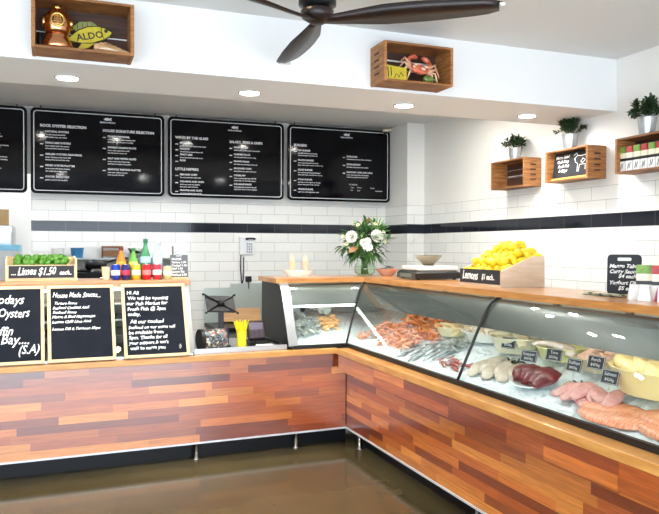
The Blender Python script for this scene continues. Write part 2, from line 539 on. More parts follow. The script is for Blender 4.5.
for y in (-.17, -1.8, -3.4):
    m = MB(); m.lathe([(.026, -.04), (.026, -.034), (.016, -.028), (.016, .0815)], 16, (.045, y, 0)); m.build('leg', STEEL_B, rc, True)
for y in (.6, -1.82, -3.4):
    m = MB(); m.lathe([(.02, -.04), (.02, .0985)], 12, (.72, y, 0)); m.build('leg', STEEL_B, rc, True)

# ------------------------------------------------------------------ display cases
GP = [(0, .745), (.05, .85), (.10, .955), (.145, 1.05), (.175, 1.11), (.2, 1.152), (.225, 1.183), (.255, 1.203), (.29, 1.212)]
def offset(prof, d):
    out = []
    for i, p in enumerate(prof):
        a = Vector(prof[max(i-1, 0)]); b = Vector(prof[min(i+1, len(prof)-1)])
        t = (b - a).normalized(); n = Vector((t.y, -t.x))       # towards the inside (right of travel)
        out.append((p[0] + n.x * d, p[1] + n.y * d))
    return out
def band(prof, d0, d1):
    return offset(prof, d0) + list(reversed(offset(prof, d1)))

def run_prism(mb, poly, run, end, gap=0.0, start=None):
    """closed section poly [(u,z)] swept along the L- or R-leg; mitred at the inner corner unless start is given. Case frame: origin at (XC, YC)"""
    A, B = [], []
    for u, z in poly:
        if run == 'L':
            A.append(Vector((u - gap if start is None else start, u, z))); B.append(Vector((end, u, z)))
        else:
            A.append(Vector((u, u - gap if start is None else start, z))); B.append(Vector((u, end, z)))
    mb.loft([A, B])
    return mb
def rect(u0, u1, z0, z1): return [(u0, z0), (u1, z0), (u1, z1), (u0, z1)]

LX = 1.66 - XC                              # left end of the seafood case
dc = thing('seafood_display_case', 'L-shaped curved-glass chilled case full of seafood on ice with wooden top', 'display case', (XC, YC, .7225), 0)
def dcb(mb, name, material, smooth=False, parent=dc):
    bmesh.ops.translate(mb.bm, verts=mb.bm.verts, vec=(0, 0, -.7225))
    return mb.build(name, material, parent, smooth)
m = MB(); run_prism(m, rect(.262, .80, 1.214, 1.252), 'L', LX - .03); run_prism(m, rect(.262, .80, 1.214, 1.252), 'R', YE + .02)
dcb(m, 'wooden_top', TOPW)
m = MB(); run_prism(m, rect(.0, .80, .723, .742), 'L', LX + .03); run_prism(m, rect(.0, .80, .723, .742), 'R', YE + .02)
dcb(m, 'deck', STEEL)
m = MB(); run_prism(m, rect(-.008, .012, .7425, .7515), 'L', LX + .03); run_prism(m, rect(-.008, .012, .7425, .7515), 'R', YE + .02)
run_prism(m, rect(-.012, -.0005, .723, .751), 'L', LX + .03); run_prism(m, rect(-.012, -.0005, .723, .751), 'R', YE + .02)
dcb(m, 'bottom_seal', RUBBER)
gpoly = band(GP, 0, .006)
m = MB(); run_prism(m, gpoly, 'L', LX + .03); dcb(m, 'front_glass', GLASS, 'auto')
m = MB(); run_prism(m, gpoly, 'R', -1.65, 0); dcb(m, 'front_glass', GLASS, 'auto')
m = MB(); run_prism(m, gpoly, 'R', -3.28, start=-1.656); dcb(m, 'front_glass', GLASS, 'auto')
m = MB(); run_prism(m, gpoly, 'R', YE + .02, start=-3.286); dcb(m, 'front_glass', GLASS, 'auto')
for kind, s in (('corner', 0), ('R', -1.653), ('R', -3.283)):
    m = MB()
    P = offset(GP, -.002)
    m.tube([Vector((u, u, z)) if kind == 'corner' else Vector((u, s, z)) for u, z in P], .0085, 8); dcb(m, 'glass_seam', RUBBER, True)
cp = GP[3:]
m = MB(); run_prism(m, band(cp, .012, .016), 'L', LX + .03); run_prism(m, band(cp, .012, .016), 'R', YE + .02)
dcb(m, 'canopy', CANOPY, 'auto')
m = MB()
m.tube([(LX + .09, .18, 1.04), (.145, .18, 1.04)], .015, 10); dcb(m, 'light_tube', TUBE, True)
for a, b in ((.10, -1.55), (-1.72, -3.2)):
    m = MB(); m.tube([(.235, a, 1.10), (.235, b, 1.10)], .013, 10); dcb(m, 'light_tube', TUBE, True)
# back: sliding doors and posts
DOORM = mat('sliding door panel', (206, 220, 214), .25)
m = MB(); run_prism(m, rect(.775, .785, .743, 1.213), 'L', LX + .03); dcb(m, 'back_panel', STEEL)
ys = [.775, .45, -.2, -.85, -1.55, -2.15, -2.8, YE + .02]
for a, b in zip(ys[:-1], ys[1:]):
    m = MB(); m.box((.775, b + .02, .743), (.785, a - .02 if a < .7 else a, 1.213)); dcb(m, 'sliding_door', DOORM)
for y in ys[1:-1]:
    m = MB(); m.box((.755, y - .022, .743), (.79, y + .022, 1.213)); dcb(m, 'door_post', mat('post grey', (120, 132, 128), .4, .3))
# left end: black cheek and steel edge
cheek = [(0, .743)] + GP[1:] + [(.79, 1.213), (.79, .743)]
m = MB(); m.prism([(LX, u, z) for u, z in cheek], (.02, 0, 0)); dcb(m, 'end_cheek', BLACKM)
m = MB(); run_prism(m, band(GP, -.012, .0), 'L', LX - .01, start=LX + .06); dcb(m, 'end_frame', STEEL, 'auto')
cheek2 = [(u, z) for u, z in cheek]
m = MB(); m.prism([(u, YE, z) for u, z in cheek2], (0, .018, 0)); dcb(m, 'end_cheek', BLACKM)

# drinks case behind the chalkboards (left run frame)
lk = thing('chilled_drinks_case', 'curved-glass case behind the leaning chalkboards with a wooden shelf on top', 'display case', lp(2.035, 0, .7225), LROT)
def lkb(mb, name, material, smooth=False):
    bmesh.ops.translate(mb.bm, verts=mb.bm.verts, vec=(0, 0, -.7225))
    return mb.build(name, material, lk, smooth)
LX0, LX1 = XE + .02, .92 - 2.035
def lprism(mb, poly, a, b): mb.prism([(a, u, z) for u, z in poly], (b - a, 0, 0)); return mb
m = MB(); lprism(m, rect(.25, .72, 1.216, 1.256), LX0, LX1 + .03); m.bevel(.003); lkb(m, 'wooden_shelf', TOPW)
m = MB(); lprism(m, rect(0, .78, .723, .742), LX0, LX1); lkb(m, 'deck', STEEL)
m = MB(); lprism(m, gpoly, LX0, LX1 - .06); lkb(m, 'front_glass', GLASS, 'auto')
m = MB(); lprism(m, rect(.74, .755, .743, 1.2155), LX0, LX1); lkb(m, 'back_panel', mat('white liner', (222, 226, 226), .4))
for z in (.86, .97, 1.08):
    m = MB(); lprism(m, rect(.19 if z < 1.05 else .24, .735, z, z + .008), LX0 + .02, LX1 - .07); lkb(m, 'inner_shelf', mat('pale shelf', (206, 214, 214), .25))
m = MB(); m.prism([(LX1 - .02, u, z) for u, z in cheek], (.02, 0, 0)); lkb(m, 'end_cheek', STEEL)
m = MB(); lprism(m, band(GP, -.012, .0), LX1 - .075, LX1 + .008); lkb(m, 'end_frame', STEEL, 'auto')
m = MB(); m.prism([(LX0, u, z) for u, z in cheek], (.018, 0, 0)); lkb(m, 'end_cheek', STEEL)
m = MB(); m.box((LX0 + .1, .26, 1.185), (LX1 - .1, .285, 1.2)); lkb(m, 'light_tube', TUBE)

# ------------------------------------------------------------------ menu boards
def menu_board(xc, w, label, lines, hooks=(.07, .93), h=.80, zc=2.40):
    t = thing('menu_board', label, 'menu board', (xc, 7.2, zc), 0)
    m = MB(); m.prism([(x, 0, z) for x, z in rrect(w, h, .045)], (0, .028, 0)); m.build('panel', MENU, t, 'auto')
    m = MB(); outline(m, w - .05, h - .05, .03, .007, -.0012, .0005); m.build('border_line', MENUW, t)
    # small fish emblem
    m = MB()
    pts = [(-.035, 0), (-.02, .012), (0, .016), (.018, .008), (.038, .018), (.034, 0), (.038, -.016), (.018, -.006), (0, -.012), (-.02, -.01)]
    ex = w * .06
    m.prism([(ex + x, -.0012, h * .41 + z) for x, z in pts], (0, .0017, 0)); m.build('emblem', MENUW, t)
    lettering('lettering', lines, MENUW, t, y=-.001, width=1.0)
    for f in hooks:
        x = -w/2 + f * w
        m = MB(); m.tube([(x, .03, h/2 - .03), (x, .03, h/2 + .008), (x, .03, h/2 + .026)], .005, 6); m.box((x - .012, .0282, h/2 - .05), (x + .012, .034, h/2 - .01))
        m.build('hook', BLACK, t)
    m = MB(); m.box((-w*.4, .0285, -.05), (w*.4, .129, .05)); m.build('wall_bracket', BLACK, t)
    return t
rw = random.Random(5)
WORDS = 'fresh local grilled battered crumbed lemon tartare served with chips salad house made aioli garlic butter rocket chilli lime sea salt soft roll crisp slaw herbs shallots dressing'.split()
def para(x, z, n, width_words, size=.0165, lead=.024):
    out = []
    for i in range(n):
        out.append((' '.join(rw.choice(WORDS) for _ in range(width_words)), size, x, z - i * lead, {'bold': .0004}))
    return out
def menu_col(x, z, head, items, nw=6, gap=.088, hs=.034):
    out = [(head, hs, x, z, {'bold': .0012})]
    z -= .05
    for it, n in items:
        out.append((it, .0235, x + .045, z, {'bold': .0008}))
        out.append(('~', .045, x, z - .018, {'bold': .002}))
        out += para(x + .045, z - .027, n, nw)
        z -= gap if n < 2 else gap + .018
    return out
TITLE = lambda w: [('Seafood Market', .022, w * .06, .292, {'align': 'CENTER', 'shear': .3, 'bold': .0006})]
b2 = TITLE(1.225) + menu_col(-.53, .225, 'ROCK OYSTER SELECTION', [('NATURAL OYSTERS', 2), ('CHILLI LIME OYSTERS', 2), ('GRILLED OYSTERS KILPATRICK', 2), ('MIXED OYSTER PLATTER', 2), ('OYSTER SHOOTERS', 1)], 5) + \
     menu_col(.03, .21, 'HOUSE SIGNATURE SELECTION', [('PRAWN COCKTAIL', 2), ('SMOKED SALMON PLATE', 2), ('SALT AND PEPPER SQUID', 2), ('SEAFOOD TASTING PLATTER', 2)], 5)
b3 = TITLE(1.205) + menu_col(-.53, .185, 'WINES BY THE GLASS', [('SPARKLING', 1), ('RIESLING', 1), ('PINOT GRIS', 1), ('ROSE', 0)], 6, .058) + \
     menu_col(-.53, -.13, 'LITTLE NIPPERS', [('FISH AND CHIPS', 1), ('CALAMARI AND CHIPS', 2), ('PRAWNS AND CHIPS', 1)], 5, .07) + \
     menu_col(.02, .17, 'SALADS, SIDES & CHIPS', [('GREEK SALAD', 1), ('GARDEN SALAD', 1), ('PRAWN SALAD', 1), ('SEASONED CHIPS', 1), ('COLESLAW', 2), ('CALAMARI RINGS', 2)], 6, .072)
b4 = TITLE(1.195) + menu_col(-.53, .175, 'BURGERS', [('FISH BURGER', 2), ('PRAWN BURGER', 2), ('SQUID BURGER', 2), ('STEAK BURGER', 2), ('VEGGIE BURGER', 1)], 6, .085) + \
     [(a, b, c, d - .07, e) for a, b, c, d, e in menu_col(.03, .205, '', [('EXTRA EGG', 1), ('EXTRA BACON', 1), ('SEASONED CHIPS AND AIOLI', 2)], 6, .085)] + \
     [('TO DRINK', .022, .1, -.22, {}), ('Coke', .02, .12, -.25, {}), ('Water', .02, .2, -.25, {}), ('Juice', .02, .2, -.28, {}), ('Sprite', .02, .36, -.25, {}), ('Lemonade', .02, .42, -.28, {}), ('Tea', .02, .12, -.28, {})]
b1 = TITLE(1.23) + menu_col(-.53, .21, 'FROM THE FRYER', [('FLATHEAD', 2), ('WHITING', 2), ('BARRAMUNDI', 2), ('PRAWNS', 2)], 5) + \
     menu_col(.2, .21, 'OR GRILLED', [('SALMON', 2), ('TUNA', 2), ('SNAPPER', 2), ('MACKEREL', 2)], 4)
menu_board(-.862, 1.234, 'black menu board at far left, cut off by the picture edge, headed GRILLED', b1)
menu_board(.397, 1.225, 'black menu board with white lettering headed OYSTER SELECTION', b2)
menu_board(1.648, 1.205, 'black menu board headed LITTLE NIPPERS and SALADS, SIDES & CHIPS', b3)
menu_board(2.892, 1.195, 'black menu board headed BURGERS, rightmost of the row', b4)
t = thing('security_sensor', 'small cream security sensor at the upper right corner of the burger menu board', 'sensor', (3.40, 7.12, 2.805), 0)
m = MB(); m.box((-.03, -.03, -.03), (.075, .03, .0)); m.bevel(.008).build('body', mat('cream plastic', (226, 216, 190), .4), t)
m = MB(); m.lathe([(.001, -.055), (.02, -.05), (.028, -.0305)], 16); m.build('dome', BLACK, t, True)

# ------------------------------------------------------------------ wooden crates on the walls
def crate(label, loc, rz, w=.47, h=.245, d=.17, wood=(CRATEW, CRATEL, CRATED), slats=2):
    """open front facing local -Y, back on local y = d; origin at the bottom centre of the front"""
    t = thing('crate_shelf', label, 'crate', loc, rz)
    T = .013
    for s in (-1, 1):
        m = MB(); x = s * w / 2
        m.box((min(x, x - s*.018), 0, 0), (max(x, x - s*.018), d, h)); m.bevel(.002)
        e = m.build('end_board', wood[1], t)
        g = MB()
        for k in range(4):
            z = h * (.22 + .17 * k)
            g.box((min(x + s*.0005, x + s*.0025), d*.36, z), (max(x + s*.0005, x + s*.0025), d*.68, z + .012))
        g.build('stencil_mark', CRATED, e)
    for z0 in (0, h - T):
        m = MB(); m.box((-w/2 + .0185, .001, z0), (w/2 - .0185, d - .012, z0 + T)); m.bevel(.0015)
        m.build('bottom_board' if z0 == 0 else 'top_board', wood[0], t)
    n = slats; hh = h / n
    for k in range(n):
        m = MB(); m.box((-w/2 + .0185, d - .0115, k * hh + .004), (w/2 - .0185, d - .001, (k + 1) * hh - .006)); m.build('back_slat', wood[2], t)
    return t
YCR = 3.78
crate('open wooden crate on the beam holding the copper diving helmet and fish sign', (.135, YCR, 2.478), 0, .488, .262, .199)
crate('open wooden crate on the beam holding the red crab', (2.025, YCR, 2.478), 0, .462, .235, .199)
CX = 3.53
MCR = -PI / 2                                # front faces -X
crate('empty wooden crate on the right wall, nearest the back corner', (CX, 5.045, 2.0), MCR, .47, .236, .169)
crate('wooden crate on the right wall holding a small chalkboard', (CX, 4.31, 2.0), MCR, .47, .236, .169)
crate('wooden crate on the right wall holding a row of green and red packets', (CX, 3.565, 2.0), MCR, .49, .236, .169)
t = thing('wire_rack', 'two thin wires across the empty wall crate', 'wire rack', (CX, 5.045, 2.0), MCR)
for z in (.09, .15):
    m = MB(); m.tube([(-.214, .06, z), (.214, .06, z)], .0022, 6); m.build('wire', STEEL_B, t)

# plants in tin buckets on top of the wall crates
def bucket_plant(label, loc, seed, s=1.0):
    t = thing('potted_plant', label, 'plant', loc, 0)
    h, r0, r1 = .105 * s, .042 * s, .055 * s
    m = MB(); m.lathe([(.001, 0), (r0, 0), (r0 + .001, .004), (r1 - .001, h - .006), (r1 + .003, h - .003), (r1 + .002, h), (r1 - .004, h - .001), (r1 - .007, h - .03), (.001, h - .031)], 28)
    m.build('tin_bucket', ZINC, t, 'auto')
    rnd = random.Random(seed); m = MB(); st = MB()
    for k in range(46):
        a = rnd.random() * 2 * PI; e = rnd.uniform(-.1, 1.45); q = rnd.uniform(.72, 1.0)
        end = Vector((math.cos(a)*math.cos(e) * .10 * q * s, math.sin(a)*math.cos(e) * .125 * q * s, h + .03 * s + math.sin(e) * .085 * q * s))
        base = Vector((end.x * .15, end.y * .15, h - .035)); mid = Vector((end.x * .55, end.y * .55, h + .02 * s))
        st.tube([base, mid, end], [.002, .0016, .0009], 5)
        for l_ in range(13):
            c = mid.lerp(end, rnd.uniform(.1, 1.05))
            d = Vector((rnd.uniform(-1, 1), rnd.uniform(-1, 1), rnd.uniform(-.5, 1))) + (end - mid).normalized() * .6
            m.leaf(c, d, (rnd.uniform(-.4, .4), rnd.uniform(-.4, .4), 1), rnd.uniform(.022, .034) * s, .016 * s, .3)
    for v in list(m.bm.verts) + list(st.bm.verts): v.co.x = min(v.co.x, .094)
    st.build('stem', LEAF, t); m.build('foliage', LEAF, t, recalc=False)
    return t
bucket_plant('leafy plant in a tin bucket on the empty wall crate', (3.60, 5.03, 2.2365), 2, .95)
bucket_plant('leafy plant in a tin bucket on the wall crate with the chalkboard', (3.60, 4.345, 2.2365), 3, 1.1)
bucket_plant('leafy plant in a tin bucket on the wall crate with packets', (3.60, 3.60, 2.2365), 4, 1.12)

# small chalkboard in the middle wall crate, cow outline drawn on it
t = thing('small_chalkboard', 'small chalkboard with writing and a cow drawing inside the middle wall crate', 'chalkboard', (CX + .045, 4.315, 2.0145), MCR)
MT = Matrix.Rotation(R(-8), 4, 'X')
m = MB(); m.box((-.2, 0, .014), (.2, .008, .205), MT); m.build('slate_panel', mat('dark slate', (26, 28, 34), .7), t)
m = MB(); m.box((-.2, -.012, 0), (.2, .01, .0135), MT); m.build('ledge_strip', mat('yellow pine', (222, 170, 84), .5), t)
lettering('lettering', [('Mango Salad', .03, -.185, .165), ('Crab Soup', .03, -.165, .13), ('Fresh Fish', .03, -.15, .095), ('& Chips', .03, -.14, .06)], CHALK, t, M=MT, y=-.0008, shear=.3, bold=.001, wob=.04)
m = MB()
for pts in ([(.03, .15), (.06, .17), (.10, .165), (.15, .17), (.175, .13), (.17, .06), (.155, .06), (.15, .1), (.09, .1), (.085, .05), (.07, .05), (.068, .11), (.045, .12), (.03, .15)],
            [(.02, .175), (.045, .19), (.06, .17)], [(.1, .12), (.12, .145), (.145, .13), (.12, .11), (.1, .12)], [(.175, .13), (.186, .09), (.182, .06)]):
    m.tube([MT @ Vector((x, -.001, z)) for x, z in pts], .0028, 5)
m.build('chalk_drawing', CHALK, t)

# packets
def packet(name_label, loc, rz, colour, w=.054, h=.165, d=.06, group=None):
    t = thing('snack_packet', name_label, 'packet', loc, rz, group)
    m = MB(); m.box((-w/2, 0, 0), (w/2, d, h)); m.bevel(.003).build('carton', mat('packet cream', (236, 230, 206), .4), t)
    m = MB(); m.box((-w/2 - .0004, -.0008, h*.74), (w/2 + .0004, d + .0004, h*.995)); m.bevel(.002).build('colour_band', colour, t)
    m = MB(); m.box((-w/2 - .0004, -.0008, h*.42), (w/2 + .0004, d + .0004, h*.53)); m.build('shade_band', BLACK, t)  # black strip painted in as the shadowed gap between packet tiers
    m = MB(); m.box((-w/2 - .0004, -.0008, 0.002), (w/2 + .0004, d + .0004, h*.415)); m.build('white_band', mat('packet white', (240, 240, 238), .4), t)
    m = MB()
    m.tube([(-w*.22, -.0016, h*.08), (-w*.1, -.0016, h*.33), (w*.05, -.0016, h*.12), (w*.2, -.0016, h*.34)], .0022, 5); m.build('brand_stroke', mat('packet grey', (70, 72, 76), .5), t)
    return t
GREENP = mat('packet green', (136, 176, 66), .4, noise_scale=30, noise_rgb=(96, 140, 44))
REDP = mat('packet red', (196, 44, 54), .4, noise_scale=30, noise_rgb=(150, 28, 40))
for k in range(7):
    g = k % 2 == 0
    packet(('green' if g else 'red') + '-topped packet standing in the wall crate nearest the viewer', (CX + .03, 3.775 - .0635 * k, 2.0135), MCR, GREENP if g else REDP, group=('green' if g else 'red') + ' packets in the wall crate')

# ------------------------------------------------------------------ crate contents on the beam
ZB = 2.478 + .0135
# copper diving helmet
t = thing('diving_helmet', 'polished copper diving helmet ornament in the left beam crate', 'ornament', (.012, 3.865, ZB), 0)
t.scale = (1.08, 1.08, 1.1)
m = MB(); m.lathe([(.001, 0), (.062, 0), (.068, .01), (.066, .03), (.055, .05), (.05, .062), (.05, .07), (.001, .0705)], 28); m.build('collar', COPPER, t, True)
m = MB(); m.lathe([(.048, .071), (.056, .085), (.062, .11), (.06, .14), (.05, .165), (.03, .182), (.001, .188)], 32); m.build('bonnet', COPPER, t, True)
m = MB(); m.lathe([(.016, .184), (.02, .19), (.02, .203), (.012, .207), (.001, .207)], 20); m.build('top_valve', BRASS, t, True)
def port(loc, rot, r):
    e = MB(); MM = Matrix.Translation(loc) @ Euler(rot).to_matrix().to_4x4()
    e.lathe([(r, 0), (r + .005, .003), (r + .005, .015), (r - .003, .017), (r - .006, .01), (r - .006, .0)], 24, M=MM)
    o = e.build('port_ring', BRASS, t, True)
    e = MB(); e.lathe([(.001, .004), (r - .0065, .004), (r - .0065, .008), (.001, .0085)], 20, M=MM); e.build('port_glass', mat('dark port', (30, 24, 22), .1), o)
    e = MB()
    for k in (-1, 0, 1):
        q = k * r * .45; L = math.sqrt(max(r*r*.75 - q*q, 0))
        e.tube([MM @ Vector((q, -L, .014)), MM @ Vector((q, L, .014))], .0018, 5); e.tube([MM @ Vector((-L, q, .014)), MM @ Vector((L, q, .014))], .0018, 5)
    e.build('port_grille', BRASS, o)
port((0, -.05, .125), (R(90), 0, 0), .028)
port((-.052, 0, .125), (R(90), 0, R(-90)), .02)
port((.052, 0, .125), (R(90), 0, R(90)), .02)
m = MB()
for k in range(8):
    a = 2 * PI * k / 8 + .2; m.lathe([(.006, 0), (.006, .008), (.001, .009)], 8, (.06 * math.cos(a), .06 * math.sin(a), .018))
m.build('wing_nut', BRASS, t, True)
# fish sign
t = thing('fish_sign', 'yellow painted wooden fish sign lettered ALDO leaning in the left beam crate', 'sign', (.168, 3.90, ZB), 0)
MT = Matrix.Translation((0, .02, .108)) @ Matrix.Rotation(R(-14), 4, 'Y') @ Matrix.Rotation(R(-6), 4, 'X')
body = [(-.12, -.005), (-.09, .012), (-.05, .034), (.0, .046), (.05, .042), (.085, .026), (.108, .006), (.114, -.004), (.1, -.018), (.06, -.034), (.0, -.042), (-.05, -.034), (-.09, -.02)]
FY = mat('fish yellow', (206, 190, 52), .5, noise_scale=25, noise_rgb=(182, 164, 40)); FG = mat('fish grey olive', (140, 146, 84), .5)
INK = mat('ink', (34, 36, 34), .6)
m = MB(); m.prism([(x, 0, z) for x, z in body], (0, .012, 0), MT); m.build('fish_body', FY, t)
m = MB(); m.prism([(x, .002, z) for x, z in [(-.06, .032), (-.075, .055), (-.03, .078), (.03, .07), (.05, .045), (0, .047)]], (0, .008, 0), MT); m.build('back_fin', FG, t)
m = MB(); m.prism([(x, .002, z) for x, z in [(-.118, -.003), (-.155, .035), (-.15, .0), (-.158, -.04), (-.12, -.008)]], (0, .008, 0), MT); m.build('tail_fin', FG, t)
m = MB(); m.prism([(x, .002, z) for x, z in [(-.05, -.0345), (-.085, -.07), (-.02, -.062), (.02, -.0415)]], (0, .008, 0), MT); m.build('belly_fin', FY, t)
m = MB(); m.tube([MT @ Vector((x, -.001, z)) for x, z in body + body[:1]], .0022, 5)
for k in range(4): m.tube([MT @ Vector((-.05 + k*.025, .001, .04 + .002*k)), MT @ Vector((-.045 + k*.025, .001, .068))], .0015, 5)
m.tube([MT @ Vector((.068, -.001, .034)), MT @ Vector((.06, -.001, 0)), MT @ Vector((.066, -.001, -.03))], .002, 5)
m.build('painted_outline', INK, t)
m = MB(); m.lathe([(.001, 0), (.009, 0), (.009, .002), (.001, .003)], 14, M=MT @ Matrix.Translation((.086, -.0005, .01)) @ Matrix.Rotation(R(90), 4, 'X')); m.build('eye', INK, t)
lettering('lettering', [('ALDO', .05, -.068, -.02)], INK, t, M=MT, y=-.001, bold=.001)
# shell
t = thing('conch_shell', 'pale tan sea shell lying at the right of the left beam crate', 'shell', (.27, 3.85, ZB), 0)
m = MB(); n = 40; rings = []
for i in range(n + 1):
    q = i / n; x = -.085 + .185 * q
    r = .034 * (math.sin(PI * min(1, .09 + q * 1.15)) ** .7 if q < .36 else (1 - (q - .36) / .66) ** 1.05) * (1 + .07 * math.sin(q * 46)) + .0015
    rings.append([Vector((x, r * .8 * math.cos(2*PI*k/18) , .032 - .014 * q + r * .92 * math.sin(2*PI*k/18 + 0))) for k in range(18)])
m.loft(rings); m.build('whorl', mat('shell tan', (206, 170, 124), .45, noise_scale=24, noise_rgb=(158, 114, 76)), t, True)
m = MB(); m.tube([(-.06, -.026, .02), (-.02, -.029, .022), (.03, -.022, .017)], [.003, .006, .002], 8); m.build('aperture_lip', mat('shell cream', (236, 214, 186), .35), t, True)
t = thing('dark_figurine', 'small dark ornament beside the diving helmet in the left beam crate', 'ornament', (-.068, 3.90, ZB), 0)
m = MB(); m.lathe([(.001, 0), (.017, 0), (.012, .02), (.018, .045), (.011, .065), (.013, .08), (.001, .092)], 16); m.build('figure', mat('dark bronze', (48, 40, 46), .35, .4), t, True)
m = MB(); m.lathe([(.018, 0.0), (.019, .004), (.016, .0045)], 16); m.build('plinth_ring', mat('pewter', (160, 165, 180), .3, .8), t, True)

# crab
CRAB = mat('crab shell', (190, 58, 34), .35, noise_scale=26, noise_rgb=(222, 140, 100)); CRABP = mat('crab leg', (236, 212, 180), .4, noise_scale=16, noise_rgb=(204, 128, 88))
t = thing('crab', 'red and cream crab ornament in the right beam crate', 'crab', (2.075, 3.86, ZB + .001), 0)
MT = Matrix.Translation((0, .02, .098)) @ Matrix.Rotation(R(52), 4, 'X') @ Matrix.Rotation(R(-14), 4, 'Z')
m = MB(); m.ball((0, 0, 0), .044, 3, (1.45, 1.0, .5), MT, .14); m.build('carapace', CRAB, t, True)
m = MB()
for x, y, r_ in ((-.03, .012, .01), (.02, -.015, .012), (.04, .012, .009), (-.005, .022, .008), (-.04, -.015, .008)): m.ball((x, y, .02), r_, 2, (1.3, 1, .4), MT)
m.build('pale_patch', mat('crab patch', (240, 222, 200), .4), t, True)
for sx in (-1, 1):
    m = MB()
    m.tube([MT @ Vector(p) for p in ((sx*.05, .02, 0), (sx*.075, .055, .01), (sx*.06, .075, .016))], [.01, .012, .011], 10)
    m.tube([MT @ Vector(p) for p in ((sx*.062, .07, .016), (sx*.04, .085, .02), (sx*.012, .08, .02))], [.013, .016, .003], 10)
    m.tube([MT @ Vector(p) for p in ((sx*.05, .088, .022), (sx*.03, .1, .022), (sx*.012, .092, .02))], [.008, .007, .002], 8)
    m.build('claw', CRAB, t, True)
    for k in range(4):
        a = R(38 - 34 * k)
        b0 = Vector((sx * .052, .012 - .014 * k, 0)); d = Vector((sx * math.cos(a), math.sin(a), 0))
        kn = b0 + d * (.06 - .006 * k) + Vector((0, 0, .022)); en = kn + Vector((d.x * .028, d.y * .028 - .035, -.03))
        P = [MT @ p for p in (b0, b0.lerp(kn, .6), kn, kn.lerp(en, .5), en)]
        P = [Vector((p.x, p.y, max(p.z, .004))) for p in P]
        m = MB(); m.tube(P, [.007, .0085, .0065, .005, .0015], 8); m.build('leg', CRABP, t, True)
m = MB(); m.lathe([(.03, 0), (.03, .004), (.008, .01), (.007, .07), (.001, .07)], 14, (0, .03, 0)); m.build('stand', CRATED, t, True)
t = thing('painted_card', 'yellow painted card with dark strokes behind the crab', 'sign', (1.885, 3.83, ZB), 0)
MT = Matrix.Rotation(R(-10), 4, 'X') @ Matrix.Rotation(R(5), 4, 'Y')
m = MB(); m.box((-.06, 0, .005), (.08, .008, .095), MT); m.build('card', FY, t)
m = MB()
for pts in ([(-.045, .08), (-.04, .02)], [(-.025, .085), (-.02, .03)], [(0, .02), (.01, .05), (.03, .03), (.04, .06), (.06, .04)]): m.tube([MT @ Vector((x, -.001, z)) for x, z in pts], .003, 5)
m.build('dark_stroke', INK, t)
t = thing('green_bottle', 'green glass float lying under the crab in the beam crate', 'ornament', (2.10, 3.80, ZB), 0)
m = MB(); m.lathe([(.001, 0), (.013, .004), (.02, .016), (.02, .05), (.013, .066), (.007, .075), (.007, .085), (.001, .086)], 18, M=Matrix.Translation((-.04, 0, .021)) @ Matrix.Rotation(R(90), 4, 'Y')); m.build('glass_body', mat('green glass', (92, 112, 46), .15, coat=.5), t, True)
t = thing('white_rod', 'thin white rod across the back of the crate with the crab', 'rod', (2.02, 3.955, ZB), 0)
m = MB(); m.tube([(-.19, 0, .155), (.17, 0, .15)], .005, 8); m.build('rod', WHITE_CER, t)
for x in (-.185, .165):
    m = MB(); m.tube([(x, .002, 0.0), (x, .002, .149)], .003, 6); m.build('upright', CRATED, t)

# ------------------------------------------------------------------ ceiling fan
t = thing('ceiling_fan', 'dark walnut three-bladed ceiling fan at the top of the picture', 'fan', (1.10, 3.02, ZC), 0)
m = MB(); m.lathe([(.07, -.0005), (.07, -.03), (.03, -.06), (.001, -.06)], 24); m.build('canopy', BLACK, t, True)
m = MB(); m.lathe([(.012, -.055), (.012, -.17)], 12); m.build('downrod', BLACK, t, True)
m = MB(); m.lathe([(.02, -.16), (.075, -.18), (.085, -.21), (.085, -.245), (.05, -.26), (.001, -.26)], 32); m.build('motor_housing', BLACK, t, True)
m = MB(); m.lathe([(.062, -.261), (.075, -.27), (.07, -.30), (.03, -.325), (.001, -.328)], 28); m.build('hub', FAN, t, True)
for k, a in enumerate((-32, 83, 205)):
    m = MB(); rings = []
    for i in range(15):
        s = i / 14; r = .03 + .78 * s
        kk = [(0, .06), (.15, .10), (.35, .155), (.6, .165), (.85, .14), (.97, .11), (1, .07)]
        for (a0, w0), (a1, w1) in zip(kk[:-1], kk[1:]):
            if a0 <= s <= a1: wd = w0 + (w1 - w0) * (s - a0) / (a1 - a0); break
        tw = -R(18 - 6 * s); z = -.31 + .015 * s
        off = -.012 * math.sin(PI * s)
        rings.append([Vector((r, off + (-wd/2) * math.cos(tw), z - (wd/2) * math.sin(tw))), Vector((r, off, z - .009)), Vector((r, off + (wd/2) * math.cos(tw), z + (wd/2) * math.sin(tw))), Vector((r, off, z + .009))])
    m.loft(rings)
    Mz = Matrix.Rotation(R(a), 4, 'Z'); bmesh.ops.transform(m.bm, matrix=Mz, verts=m.bm.verts)
    b = m.build('blade', FAN, t, True)
    mm = MB(); mm.box((.795, -.036, -.306), (.82, .034, -.288), None); bmesh.ops.transform(mm.bm, matrix=Mz, verts=mm.bm.verts); mm.bevel(.006).build('pale_end', mat('pale tip', (214, 212, 206), .3), b)  # small pale block at the outer end of the blade

